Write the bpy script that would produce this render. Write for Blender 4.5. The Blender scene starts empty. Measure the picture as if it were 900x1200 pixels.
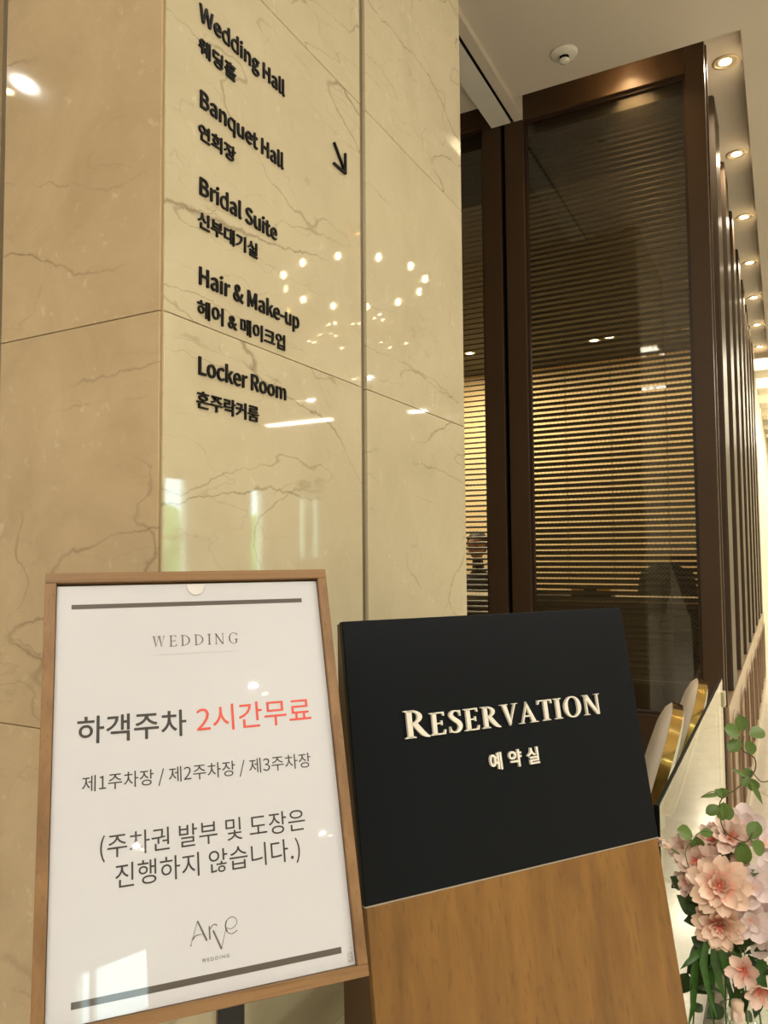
import bpy, bmesh, math, random
from mathutils import Vector, Matrix, noise
random.seed(7)
scene = bpy.context.scene
COL = scene.collection
PI = math.pi
V = Vector

# ------------------------------------------------------------------ camera
F_PX, YAW, PITCH, ROLL = 886.0, 27.87, 3.22, -0.449
EYE = V((0, 0, 1.5))
def cam_axes():
    y, p, r = map(math.radians, (YAW, PITCH, ROLL))
    d = V((-math.sin(y)*math.cos(p), math.cos(y)*math.cos(p), math.sin(p)))
    rt = V((math.cos(y), math.sin(y), 0)); up = rt.cross(d)
    return rt*math.cos(r)+up*math.sin(r), -rt*math.sin(r)+up*math.cos(r), d
CR, CU, CD = cam_axes()
cd = bpy.data.cameras.new('camera'); cam = bpy.data.objects.new('camera', cd); COL.objects.link(cam)
cd.sensor_fit = 'VERTICAL'; cd.sensor_height = 24.0; cd.lens = 24.0*F_PX/1200.0
cd.clip_start = 0.02; cd.clip_end = 200
M = Matrix((CR, CU, -CD)).transposed().to_4x4(); M.translation = EYE
cam.matrix_world = M
scene.camera = cam
def ray(px, py):
    return CD + CR*((px-450)/F_PX) - CU*((py-600)/F_PX)
def at(px, py, D):                      # a point at forward distance D
    return EYE + ray(px, py)*D

# ------------------------------------------------------------------ world, exposure
w = bpy.data.worlds.new('world'); scene.world = w; w.use_nodes = True
wn = w.node_tree.nodes; bg = wn['Background']
bg.inputs['Color'].default_value = (0.74, 0.93, 1.0, 1); bg.inputs['Strength'].default_value = 11.0
vs = scene.view_settings
vs.view_transform = 'Standard'; vs.look = 'None'; vs.gamma = 1; vs.exposure = -0.13
try: vs.use_curve_mapping = False
except Exception: pass

def area_light(name, loc, size, power, color, direction=(0, 0, -1), size_y=None, spread=180):
    l = bpy.data.lights.new(name, 'AREA'); l.energy = power; l.color = color
    l.size = size
    if size_y: l.shape = 'RECTANGLE'; l.size_y = size_y
    else: l.shape = 'DISK'
    l.spread = math.radians(spread)
    o = bpy.data.objects.new(name, l); COL.objects.link(o)
    o.location = loc
    o.rotation_euler = V(direction).to_track_quat('-Z', 'Y').to_euler()
    return o

WARM = (1.0, 0.95, 0.88)
# lamps sitting in the hall's long ceiling light panels and added fill panels (panels themselves are built below)
HALL_AND_FILL_PANELS = [  # x0, y0, x1, y1; first pair shows reflected, the rest are unseen added fill
    (4.9, 10.5, 6.2, 10.65), (2.9, 10.6, 3.5, 10.75), (-0.5, -1.3, 0.9, -1.1), (3.6, 2.4, 5.2, 2.6),
    (2.6, -7.4, 4.6, -7.2), (-0.6, -3.4, 0.8, -3.2), (2.8, 0.5, 4.4, 0.7)]
PANEL_POWER = [22, 10, 44, 120, 30, 30, 75]
CEIL = 3.778
for (x0, y0, x1, y1), pw in zip(HALL_AND_FILL_PANELS, PANEL_POWER):
    area_light('hall_and_fill_lamp', ((x0+x1)/2, (y0+y1)/2, CEIL-0.035), x1-x0, pw, WARM, size_y=y1-y0)

# ------------------------------------------------------------------ helpers
MW = {}                                  # world matrices of empties
def tag(o, label=None, cat=None, group=None, kind=None):
    if label: o['label'] = label
    if cat: o['category'] = cat
    if group: o['group'] = group
    if kind: o['kind'] = kind
    return o
def thing(name, loc, label=None, cat=None, group=None, kind=None, rotz=0):
    o = bpy.data.objects.new(name, None); COL.objects.link(o)
    o.empty_display_size = 0.05
    m = Matrix.Translation(V(loc)) @ Matrix.Rotation(rotz, 4, 'Z')
    o.matrix_world = m; MW[o.name] = m.copy()
    return tag(o, label, cat, group, kind)
def link_mesh(name, me, mat, parent=None, smooth=False):
    if mat is not None and not me.materials: me.materials.append(mat)
    o = bpy.data.objects.new(name, me); COL.objects.link(o)
    if smooth:
        for p in me.polygons: p.use_smooth = True
    if parent is not None:
        o.parent = parent
    MW[o.name] = MW.get(parent.name, Matrix()).copy() if parent is not None else Matrix()
    return o
class MB:
    """collects shapes in world coordinates and links them as one mesh object"""
    def __init__(s): s.bm = bmesh.new()
    def box(s, a, b, m=None, bevel=0):
        x0, y0, z0 = a; x1, y1, z1 = b
        vs_ = [s.bm.verts.new((m @ V(p)) if m else p) for p in
               [(x0,y0,z0),(x1,y0,z0),(x1,y1,z0),(x0,y1,z0),(x0,y0,z1),(x1,y0,z1),(x1,y1,z1),(x0,y1,z1)]]
        fs = [s.bm.faces.new([vs_[i] for i in f]) for f in
              [(0,3,2,1),(4,5,6,7),(0,1,5,4),(1,2,6,5),(2,3,7,6),(3,0,4,7)]]
        if bevel:
            es = list({e for f in fs for e in f.edges})
            bmesh.ops.bevel(s.bm, geom=es, offset=bevel, segments=1, affect='EDGES')
        return s
    def prism(s, pts, m, d0, d1):
        """polygon pts (2D) in the plane of matrix m, extruded from local z=d0 to d1"""
        a = [s.bm.verts.new(m @ V((x, y, d0))) for x, y in pts]
        b = [s.bm.verts.new(m @ V((x, y, d1))) for x, y in pts]
        n = len(pts)
        s.bm.faces.new(a[::-1]); s.bm.faces.new(b)
        for i in range(n): s.bm.faces.new((a[i], a[(i+1) % n], b[(i+1) % n], b[i]))
        return s
    def ribbon(s, L, Rr, m, d0, d1):
        """strip between two 2D polylines, extruded"""
        n = len(L)
        q = [[s.bm.verts.new(m @ V((p[0], p[1], d))) for p in P] for d in (d0, d1) for P in (L, Rr)]
        for i in range(n-1):
            s.bm.faces.new((q[0][i], q[0][i+1], q[1][i+1], q[1][i]))
            s.bm.faces.new((q[2][i], q[3][i], q[3][i+1], q[2][i+1]))
            s.bm.faces.new((q[0][i], q[2][i], q[2][i+1], q[0][i+1]))
            s.bm.faces.new((q[1][i], q[1][i+1], q[3][i+1], q[3][i]))
        for i in (0, n-1): s.bm.faces.new((q[0][i], q[1][i], q[3][i], q[2][i]))
        return s
    def lathe(s, prof, m, n=24, a0=0, a1=2*PI):
        full = abs(a1-a0-2*PI) < 1e-6
        rows = []
        for r, z in prof:
            if r < 1e-7: rows.append([s.bm.verts.new(m @ V((0, 0, z)))]); continue
            rows.append([s.bm.verts.new(m @ V((r*math.cos(a0+(a1-a0)*i/n), r*math.sin(a0+(a1-a0)*i/n), z)))
                         for i in range(n if full else n+1)])
        k = n
        for A, B in zip(rows, rows[1:]):
            for i in range(k):
                j = (i+1) % n if full else i+1
                if len(A) == 1 and len(B) == 1: continue
                if len(A) == 1: s.bm.faces.new((A[0], B[i], B[j]))
                elif len(B) == 1: s.bm.faces.new((A[i], B[0], A[j]))
                else: s.bm.faces.new((A[i], B[i], B[j], A[j]))
        return s
    def tube(s, pts, r, n=8):
        pts = [V(p) for p in pts]; rs = r if isinstance(r, (list, tuple)) else [r]*len(pts)
        up = V((0.3, 0.2, 1)).normalized(); rings = []
        for i, p in enumerate(pts):
            t = (pts[min(i+1, len(pts)-1)]-pts[max(i-1, 0)]).normalized()
            if abs(t.dot(up)) > 0.98: up = V((1, 0.1, 0)).normalized()
            u = t.cross(up).normalized(); v = t.cross(u)
            rings.append([s.bm.verts.new(p+(u*math.cos(2*PI*k/n)+v*math.sin(2*PI*k/n))*rs[i]) for k in range(n)])
        for A, B in zip(rings, rings[1:]):
            for k in range(n): s.bm.faces.new((A[k], A[(k+1) % n], B[(k+1) % n], B[k]))
        s.bm.faces.new(rings[0]); s.bm.faces.new(rings[-1][::-1])
        return s
    def grid(s, fn, nu, nv):
        g = [[s.bm.verts.new(fn(i/nu, j/nv)) for j in range(nv+1)] for i in range(nu+1)]
        for i in range(nu):
            for j in range(nv): s.bm.faces.new((g[i][j], g[i+1][j], g[i+1][j+1], g[i][j+1]))
        return s
    def ball(s, c, r, seg=12, rings=8, sc=(1, 1, 1), m=None):
        mm = (m or Matrix()) @ Matrix.Translation(V(c)) @ Matrix.Diagonal((r*sc[0], r*sc[1], r*sc[2], 1))
        bmesh.ops.create_uvsphere(s.bm, u_segments=seg, v_segments=rings, radius=1, matrix=mm)
        return s
    def build(s, name, mat, parent=None, smooth=False, fix=True):
        if fix: bmesh.ops.recalc_face_normals(s.bm, faces=s.bm.faces)
        if parent is not None:
            s.bm.transform(MW[parent.name].inverted())
        me = bpy.data.meshes.new(name); s.bm.to_mesh(me); s.bm.free()
        return link_mesh(name, me, mat, parent, smooth)
def box(name, a, b, mat, parent=None, bevel=0):
    lo = [min(p, q) for p, q in zip(a, b)]; hi = [max(p, q) for p, q in zip(a, b)]
    return MB().box(lo, hi, bevel=bevel).build(name, mat, parent)
def struct(name, boxes, mat):
    mb = MB()
    for a, b in boxes: mb.box([min(p, q) for p, q in zip(a, b)], [max(p, q) for p, q in zip(a, b)])
    return tag(mb.build(name, mat), kind='structure')
def smooth_by_angle(o, deg=40):
    me = o.data
    for p in me.polygons: p.use_smooth = True
    bm = bmesh.new(); bm.from_mesh(me)
    for e in bm.edges:
        if len(e.link_faces) == 2 and e.calc_face_angle(0) > math.radians(deg): e.smooth = False
    bm.to_mesh(me); bm.free()
    return o

# ------------------------------------------------------------------ materials
def new_mat(name):
    m = bpy.data.materials.new(name); m.use_nodes = True
    nt = m.node_tree; return m, nt, nt.nodes, nt.links, nt.nodes['Principled BSDF']
def plain(name, col, rough=0.5, metal=0, coat=0, coat_rough=0.05, noise_amt=0.06, nscale=8, spec=0.5, bump=0, emit=None, estr=0, sss=0, trans=0):
    m, nt, N, L, b = new_mat(name)
    b.inputs['Roughness'].default_value = rough; b.inputs['Metallic'].default_value = metal
    b.inputs['Coat Weight'].default_value = coat; b.inputs['Coat Roughness'].default_value = coat_rough
    b.inputs['Specular IOR Level'].default_value = spec
    tc = N.new('ShaderNodeTexCoord'); ns = N.new('ShaderNodeTexNoise'); ns.inputs['Scale'].default_value = nscale
    ns.inputs['Detail'].default_value = 4
    L.new(tc.outputs['Object'], ns.inputs['Vector'])
    r = N.new('ShaderNodeValToRGB')
    r.color_ramp.elements[0].position = 0.3; r.color_ramp.elements[1].position = 0.7
    r.color_ramp.elements[0].color = tuple(c*(1-noise_amt) for c in col)+(1,)
    r.color_ramp.elements[1].color = tuple(min(1, c*(1+noise_amt)) for c in col)+(1,)
    L.new(ns.outputs['Fac'], r.inputs['Fac']); L.new(r.outputs['Color'], b.inputs['Base Color'])
    if bump:
        bp = N.new('ShaderNodeBump'); bp.inputs['Strength'].default_value = bump; bp.inputs['Distance'].default_value = 0.002
        n2 = N.new('ShaderNodeTexNoise'); n2.inputs['Scale'].default_value = nscale*12; L.new(tc.outputs['Object'], n2.inputs['Vector'])
        L.new(n2.outputs['Fac'], bp.inputs['Height']); L.new(bp.outputs['Normal'], b.inputs['Normal'])
    if emit:
        b.inputs['Emission Color'].default_value = (*emit, 1); b.inputs['Emission Strength'].default_value = estr
    if sss:
        b.inputs['Subsurface Weight'].default_value = sss; b.inputs['Subsurface Radius'].default_value = (0.01, 0.006, 0.005)
    return m
def marble(name, c0, c1, vein, fleck, seed, rough=0.035):
    m, nt, N, L, b = new_mat(name)
    tc = N.new('ShaderNodeTexCoord'); mp = N.new('ShaderNodeMapping'); mp.inputs['Location'].default_value = (seed, seed*1.7, seed*0.6)
    oi = N.new('ShaderNodeObjectInfo'); mul = N.new('ShaderNodeVectorMath'); mul.operation = 'SCALE'
    cmb = N.new('ShaderNodeCombineXYZ')
    for i in range(3): L.new(oi.outputs['Random'], cmb.inputs[i])
    L.new(cmb.outputs[0], mul.inputs[0]); mul.inputs['Scale'].default_value = 23.0
    add = N.new('ShaderNodeVectorMath'); add.operation = 'ADD'
    L.new(tc.outputs['Object'], mp.inputs['Vector']); L.new(mp.outputs[0], add.inputs[0]); L.new(mul.outputs[0], add.inputs[1])
    vec = add.outputs[0]
    def noi(scale, detail, v=vec, rough_=0.55, dist=0):
        n = N.new('ShaderNodeTexNoise'); n.inputs['Scale'].default_value = scale; n.inputs['Detail'].default_value = detail
        n.inputs['Roughness'].default_value = rough_; n.inputs['Distortion'].default_value = dist
        L.new(v, n.inputs['Vector']); return n
    def ramp(src, stops):
        r = N.new('ShaderNodeValToRGB'); e = r.color_ramp.elements
        while len(e) < len(stops): e.new(0.5)
        for k, (p, c) in enumerate(stops): e[k].position = p; e[k].color = (*c, 1) if len(c) == 3 else c
        L.new(src, r.inputs['Fac']); return r
    base = ramp(noi(4.5, 9, rough_=0.68, dist=0.5).outputs['Fac'], [(0.28, c0), (0.5, tuple((a+b_)/2 for a, b_ in zip(c0, c1))), (0.75, c1)])
    col = base.outputs['Color']
    def mixc(fac, c_to, col):
        mx = N.new('ShaderNodeMix'); mx.data_type = 'RGBA'
        L.new(fac, mx.inputs[0]); L.new(col, mx.inputs[6]); mx.inputs[7].default_value = (*c_to, 1)
        return mx.outputs[2]
    # veins: |noise-0.5| on jagged coordinates, broken up by a slow mask
    jag = noi(26, 4); wv = N.new('ShaderNodeVectorMath'); wv.operation = 'MULTIPLY_ADD'
    L.new(jag.outputs['Color'], wv.inputs[0]); wv.inputs[1].default_value = (0.030,)*3; L.new(vec, wv.inputs[2])
    for sc, wd, st, off in ((1.1, 0.0042, 0.75, 0), (2.0, 0.0036, 0.50, 3.1), (4.5, 0.005, 0.22, 7.7)):
        st_ = N.new('ShaderNodeMapping'); st_.inputs['Location'].default_value = (off, off*2, off)
        st_.inputs['Scale'].default_value = (0.7, 0.7, 2.2)
        L.new(wv.outputs[0], st_.inputs['Vector'])
        n = noi(sc, 2.5, st_.outputs[0], 0.5, 0.4)
        s1 = N.new('ShaderNodeMath'); s1.operation = 'SUBTRACT'; L.new(n.outputs['Fac'], s1.inputs[0]); s1.inputs[1].default_value = 0.5
        s2 = N.new('ShaderNodeMath'); s2.operation = 'ABSOLUTE'; L.new(s1.outputs[0], s2.inputs[0])
        ln = ramp(s2.outputs[0], [(0.0, (st,)*3), (wd*0.45, (st*0.45,)*3), (wd, (0, 0, 0))])
        msk = ramp(noi(2.0, 3).outputs['Fac'], [(0.47, (0, 0, 0)), (0.57, (1, 1, 1))])
        mm = N.new('ShaderNodeMath'); mm.operation = 'MULTIPLY'
        L.new(ln.outputs['Color'], mm.inputs[0]); L.new(msk.outputs['Color'], mm.inputs[1])
        col = mixc(mm.outputs[0], vein, col)
    fk = ramp(noi(34, 3, rough_=0.6).outputs['Fac'], [(0.60, (0, 0, 0)), (0.72, (0.38,)*3)])
    fm = ramp(noi(5, 2).outputs['Fac'], [(0.44, (0, 0, 0)), (0.60, (1, 1, 1))])
    mm = N.new('ShaderNodeMath'); mm.operation = 'MULTIPLY'; L.new(fk.outputs['Color'], mm.inputs[0]); L.new(fm.outputs['Color'], mm.inputs[1])
    col = mixc(mm.outputs[0], fleck, col)
    L.new(col, b.inputs['Base Color']); b.inputs['Roughness'].default_value = rough
    b.inputs['Specular IOR Level'].default_value = 0.6
    b.inputs['IOR'].default_value = 1.6
    return m
def wood(name, c0, c1, cdark, axis='Z', scale=1.0, rough=0.42, rot=None):
    """grain running along the local axis"""
    m, nt, N, L, b = new_mat(name)
    tc = N.new('ShaderNodeTexCoord'); mp = N.new('ShaderNodeMapping')
    st = {'X': (0.03, 1, 1), 'Y': (1, 0.03, 1), 'Z': (1, 1, 0.03)}[axis]
    mp.inputs['Scale'].default_value = tuple(s*scale for s in st)
    if rot:
        r0 = N.new('ShaderNodeMapping'); r0.inputs['Rotation'].default_value = rot
        L.new(tc.outputs['Object'], r0.inputs['Vector']); L.new(r0.outputs[0], mp.inputs['Vector'])
    else: L.new(tc.outputs['Object'], mp.inputs['Vector'])
    def noi(s, d, dist=0):
        n = N.new('ShaderNodeTexNoise'); n.inputs['Scale'].default_value = s; n.inputs['Detail'].default_value = d
        n.inputs['Distortion'].default_value = dist; L.new(mp.outputs[0], n.inputs['Vector']); return n
    r = N.new('ShaderNodeValToRGB'); e = r.color_ramp.elements; e.new(0.5)
    e[0].position = 0.3; e[0].color = (*c0, 1); e[1].position = 0.52; e[1].color = (*[(a+b_)/2 for a, b_ in zip(c0, c1)], 1)
    e[2].position = 0.72; e[2].color = (*c1, 1)
    L.new(noi(30, 6, 0.35).outputs['Fac'], r.inputs['Fac'])
    r2 = N.new('ShaderNodeValToRGB'); r2.color_ramp.elements[0].position = 0.56; r2.color_ramp.elements[0].color = (0, 0, 0, 1)
    r2.color_ramp.elements[1].position = 0.75; r2.color_ramp.elements[1].color = (0.6, 0.6, 0.6, 1)
    L.new(noi(190, 3).outputs['Fac'], r2.inputs['Fac'])
    mx = N.new('ShaderNodeMix'); mx.data_type = 'RGBA'
    L.new(r2.outputs['Color'], mx.inputs[0]); L.new(r.outputs['Color'], mx.inputs[6]); mx.inputs[7].default_value = (*cdark, 1)
    L.new(mx.outputs[2], b.inputs['Base Color']); b.inputs['Roughness'].default_value = rough
    bp = N.new('ShaderNodeBump'); bp.inputs['Strength'].default_value = 0.12; bp.inputs['Distance'].default_value = 0.001
    L.new(r2.outputs['Color'], bp.inputs['Height']); L.new(bp.outputs['Normal'], b.inputs['Normal'])
    return m
def thin_glass(name, tint=(1, 1, 1), rough=0.0, ior=1.5, boost=1.0):
    m, nt, N, L, b = new_mat(name); N.remove(b)
    out = N['Material Output']
    tr = N.new('ShaderNodeBsdfTransparent'); tr.inputs['Color'].default_value = (*tint, 1)
    gl = N.new('ShaderNodeBsdfGlossy'); gl.inputs['Roughness'].default_value = rough
    fr = N.new('ShaderNodeFresnel')
    geo = N.new('ShaderNodeNewGeometry'); mr = N.new('ShaderNodeMapRange')   # same reflectance from both faces of the sheet
    mr.inputs['To Min'].default_value = ior; mr.inputs['To Max'].default_value = 1/ior
    L.new(geo.outputs['Backfacing'], mr.inputs['Value']); L.new(mr.outputs['Result'], fr.inputs['IOR'])
    mu = N.new('ShaderNodeMath'); mu.operation = 'MULTIPLY'; mu.use_clamp = True
    L.new(fr.outputs[0], mu.inputs[0]); mu.inputs[1].default_value = boost
    mx = N.new('ShaderNodeMixShader'); L.new(mu.outputs[0], mx.inputs[0]); L.new(tr.outputs[0], mx.inputs[1]); L.new(gl.outputs[0], mx.inputs[2])
    L.new(mx.outputs[0], out.inputs['Surface'])
    return m
def emitter(name, col, strength):
    m, nt, N, L, b = new_mat(name)
    b.inputs['Base Color'].default_value = (0.8, 0.8, 0.8, 1)
    b.inputs['Emission Color'].default_value = (*col, 1); b.inputs['Emission Strength'].default_value = strength
    return m
def petal_mat(name, tip, heart, pos=(0.15, 0.7)):
    m, nt, N, L, b = new_mat(name)
    tc = N.new('ShaderNodeTexCoord'); sx = N.new('ShaderNodeSeparateXYZ'); L.new(tc.outputs['Object'], sx.inputs[0])
    r = N.new('ShaderNodeValToRGB'); e = r.color_ramp.elements
    e[0].position = pos[0]; e[0].color = (*heart, 1); e[1].position = pos[1]; e[1].color = (*tip, 1)
    L.new(sx.outputs['Y'], r.inputs['Fac'])
    L.new(r.outputs['Color'], b.inputs['Base Color']); b.inputs['Roughness'].default_value = 0.6
    b.inputs['Subsurface Weight'].default_value = 0.25; b.inputs['Subsurface Radius'].default_value = (0.006, 0.003, 0.003)
    return m

M_marbL = marble('marble_front_shaded', (0.45, 0.335, 0.19), (0.57, 0.44, 0.27), (0.17, 0.11, 0.055), (0.78, 0.70, 0.50), 1.3)  # front and side share one stone; their difference in light is painted in
M_marbR = marble('marble_side_lit', (0.54, 0.475, 0.315), (0.64, 0.57, 0.395), (0.24, 0.18, 0.10), (0.82, 0.76, 0.58), 5.1)
M_core = plain('mortar_core', (0.30, 0.23, 0.13), 0.7)
M_bronze = plain('joint_bronze', (0.25, 0.21, 0.14), 0.35, metal=0.4)
M_edge = plain('edge_brass', (0.42, 0.32, 0.16), 0.4, metal=0.3)
M_ceil = plain('ceiling_paint', (0.66, 0.60, 0.50), 0.75, noise_amt=0.015, nscale=2)
M_cream = plain('cream_paint', (0.84, 0.78, 0.64), 0.6, noise_amt=0.02, nscale=2)
M_white = plain('white_trim', (0.80, 0.78, 0.70), 0.4, noise_amt=0.02)
M_black = plain('black_gap', (0.004, 0.004, 0.003), 0.6, spec=0.1)
M_frame = plain('brown_frame', (0.060, 0.034, 0.016), 0.45, spec=0.3, noise_amt=0.05, nscale=4)
M_stop = plain('dark_glazing_stop', (0.035, 0.018, 0.010), 0.4)
M_slat = plain('bronze_slat', (0.060, 0.044, 0.024), 0.42, metal=0.3, noise_amt=0.05)
M_cord = plain('blind_cord', (0.11, 0.09, 0.06), 0.8)
M_wire = plain('mesh_wire', (0.16, 0.14, 0.11), 0.35, metal=0.8)
M_glass = thin_glass('window_glass', (0.93, 0.92, 0.88), 0.0, 1.5, 1.7)
M_screen = thin_glass('screen_glass', (0.86, 0.92, 0.86), 0.0, 1.5, 1.15)
M_hall = thin_glass('hall_window_glass', (0.92, 0.97, 0.95), 0.0, 1.3)
M_postm = plain('bronze_post', (0.075, 0.052, 0.028), 0.42, metal=0.2, spec=0.35, noise_amt=0.05)
M_fdark = plain('dark_reveal', (0.055, 0.030, 0.014), 0.5)
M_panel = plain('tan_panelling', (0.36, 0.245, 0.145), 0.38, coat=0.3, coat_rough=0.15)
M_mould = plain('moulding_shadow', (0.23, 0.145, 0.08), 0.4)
M_floor = marble('floor_marble', (0.66, 0.61, 0.52), (0.78, 0.73, 0.63), (0.45, 0.36, 0.24), (0.85, 0.8, 0.7), 9.3, 0.12)
M_room = plain('office_wall_paint', (0.78, 0.62, 0.36), 0.8, noise_amt=0.03)
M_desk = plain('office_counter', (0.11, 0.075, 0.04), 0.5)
M_desktop = plain('counter_top', (0.62, 0.54, 0.42), 0.35)
M_oak = wood('oak_frame', (0.18, 0.095, 0.034), (0.30, 0.168, 0.068), (0.13, 0.065, 0.022), 'Z', 1.6)
M_oak_h = wood('oak_frame_rail', (0.18, 0.095, 0.034), (0.30, 0.168, 0.068), (0.13, 0.065, 0.022), 'X', 1.6, rot=(0, 0, -math.radians(49.4)))
M_oakp = wood('oak_panel', (0.17, 0.077, 0.013), (0.27, 0.134, 0.027), (0.12, 0.052, 0.009), 'Z', 0.8, 0.36)
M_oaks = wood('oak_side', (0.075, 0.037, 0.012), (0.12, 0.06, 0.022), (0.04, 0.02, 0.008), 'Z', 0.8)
M_ink = plain('black_panel', (0.0024, 0.0046, 0.0074), 0.34, spec=0.15, noise_amt=0.08, nscale=3, bump=0.05)
M_seam = plain('steel_seam', (0.45, 0.42, 0.36), 0.3, metal=0.6)
M_ivory = plain('ivory_letters', (0.80, 0.77, 0.66), 0.35, noise_amt=0.02)
M_black_l = plain('black_letters', (0.004, 0.004, 0.005), 0.45, spec=0.2, noise_amt=0.1)
M_paper = plain('poster_paper', (0.61, 0.62, 0.655), 0.32, coat=1.0, coat_rough=0.015, noise_amt=0.01, nscale=3)
M_acr = plain('acrylic_edge', (0.78, 0.76, 0.76), 0.2, coat=0.8)
M_print = plain('dark_print', (0.035, 0.034, 0.033), 0.35, coat=0.8, coat_rough=0.03)
M_red = plain('red_print', (0.72, 0.085, 0.055), 0.35, coat=0.8, coat_rough=0.03)
M_grey = plain('grey_print', (0.13, 0.12, 0.11), 0.35, coat=0.6)
M_lgrey = plain('light_grey_print', (0.55, 0.53, 0.51), 0.35, coat=0.6)
M_bar = plain('taupe_print', (0.085, 0.072, 0.062), 0.35, coat=0.8, coat_rough=0.03)
M_smud = plain('grey_scuff', (0.42, 0.39, 0.37), 0.4)
M_hook = plain('clear_tab', (0.72, 0.70, 0.68), 0.12, coat=1)
M_pole = plain('black_steel', (0.012, 0.012, 0.014), 0.35, metal=0.3)
M_cush = plain('cream_upholstery', (0.92, 0.84, 0.74), 0.45, noise_amt=0.02, bump=0.05)
M_gold = plain('polished_gold', (0.78, 0.55, 0.20), 0.12, metal=1.0, noise_amt=0.03)
M_lamp = emitter('lamp_lens', (1.0, 0.86, 0.55), 22)
M_panell = emitter('panel_diffuser', (1.0, 0.85, 0.52), 9)
M_ring = plain('lamp_ring', (0.60, 0.50, 0.33), 0.3, metal=0.3)
M_bulb_glint = emitter('bulb_and_glint', (1.0, 0.84, 0.50), 55)
M_crys = plain('crystal', (0.95, 0.94, 0.90), 0.1, metal=0.0, spec=1.0)
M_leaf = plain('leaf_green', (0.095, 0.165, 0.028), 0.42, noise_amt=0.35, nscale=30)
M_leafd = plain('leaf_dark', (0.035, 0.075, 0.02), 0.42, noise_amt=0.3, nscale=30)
M_blade = plain('blade_green', (0.045, 0.15, 0.018), 0.35, noise_amt=0.3, nscale=40)
M_stem = plain('stem_brown', (0.09, 0.075, 0.025), 0.6)
M_gstem = plain('stem_green', (0.12, 0.20, 0.05), 0.5)
M_p1 = petal_mat('petal_peach', (0.86, 0.66, 0.52), (0.88, 0.33, 0.22))
M_p2 = petal_mat('petal_blush', (0.85, 0.66, 0.56), (0.80, 0.42, 0.34), (0.0, 0.6))
M_p3 = petal_mat('petal_pale', (0.80, 0.68, 0.66), (0.84, 0.58, 0.50), (0.0, 0.5))
M_core_f = plain('flower_heart', (0.80, 0.42, 0.24), 0.7)
M_bud = plain('bud_cream', (0.82, 0.62, 0.46), 0.6)
M_vase = thin_glass('vase_glass', (0.9, 0.95, 0.9), 0.0, 1.45)
M_skin = plain('skin', (0.45, 0.24, 0.15), 0.5, sss=0.1)
M_hair = plain('dark_hair', (0.012, 0.009, 0.008), 0.5)
M_shirt = plain('dark_shirt', (0.022, 0.024, 0.024), 0.8)
M_hedge = plain('hedge_green', (0.30, 0.52, 0.18), 0.8, noise_amt=0.6, nscale=3)
M_ground = plain('outside_paving', (0.40, 0.40, 0.36), 0.8)
M_yellow = plain('yellow_plastic', (0.85, 0.55, 0.03), 0.4)

# ------------------------------------------------------------------ setting: shell
X0, X1, Y0, Y1 = -5.0, 8.0, -8.0, 17.0
struct('floor', [((X0, Y0, -0.1), (X1+0.3, Y1, 0))], M_floor)
XF = -0.25                      # face of the long side facade
YW = 3.70                       # face of the window wall
SLOT = 3.90                     # top of the recessed light slot
struct('ceiling', [((X0, Y0, CEIL), (X1, 3.55, 4.1)), ((-0.095, 3.55, CEIL), (X1, Y1, 4.1)),
                   ((X0, 3.55, SLOT), (-0.095, YW+0.15, 4.1)), ((-0.45, YW+0.15, SLOT), (-0.095, Y1, 4.1))], M_ceil)
# lowered ceiling band with its black slot, over the mullion between the windows
trim = tag(MB().box((-1.295, 0.9, 3.744), (-1.190, YW-0.001, 3.90)).build('trim_1', M_white), kind='structure')
MB().box((-1.172, 0.9, 3.744), (-1.125, YW-0.001, 3.90)).build('band_edge', M_ceil, trim)
MB().box((-1.192, 0.9, 3.752), (-1.170, YW, 3.90)).build('slot', M_black, trim)
# hall walls (behind and beside the camera, seen in reflections)
def wall_with_openings(name, x0, x1, ya, yb, za, zb, ops, mat):
    mb = MB(); y = ya
    for (o0, o1, z0, z1) in sorted(ops):
        mb.box((x0, y, za), (x1, o0, zb)); mb.box((x0, o0, za), (x1, o1, z0)); mb.box((x0, o0, z1), (x1, o1, zb)); y = o1
    mb.box((x0, y, za), (x1, yb, zb))
    return tag(mb.build(name, mat), kind='structure')
OPS = [(-7.0, -5.75, 2.95, 3.74), (9.98, 10.66, 0.5, 2.95), (12.45, 12.95, 1.0, 2.9), (14.2, 14.55, 1.4, 2.9), (14.75, 15.1, 1.4, 2.9)]
wall_with_openings('wall_right', X1, X1+0.25, Y0, Y1, 0, 4.1, OPS, M_cream)
struct('wall_back', [((X0, Y0-0.2, 0), (X1+0.25, Y0, 4.1))], M_cream)
struct('wall_left', [((X0-0.2, Y0, 0), (X0, 10.0, 4.1))], M_cream)
struct('wall_front', [((-0.5, Y1, 0), (X1+0.25, Y1+0.2, 4.1))], M_cream)
for k, (a, b_, z0, z1) in enumerate(OPS):
    wn_ = thing('window_%d' % (k+5), (X1+0.1, (a+b_)/2, z0), kind='structure')
    f = MB(); t = 0.045
    f.box((X1+0.06, a, z0), (X1+0.14, a+t, z1)).box((X1+0.06, b_-t, z0), (X1+0.14, b_, z1))
    f.box((X1+0.06, a+t, z0), (X1+0.14, b_-t, z0+t)).box((X1+0.06, a+t, z1-t), (X1+0.14, b_-t, z1))
    zm = (z0+z1)/2
    if k != 0: f.box((X1+0.07, a+t, zm+0.1), (X1+0.13, b_-t, zm+0.14))
    else: f.box((X1+0.07, a+0.26, z0+t), (X1+0.13, a+0.34, z1-t))
    f.build('window_frame', M_white, wn_)
    box('glass_pane', (X1+0.10, a+t, z0+t), (X1+0.105, b_-t, z1-t), M_hall, wn_)
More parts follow.
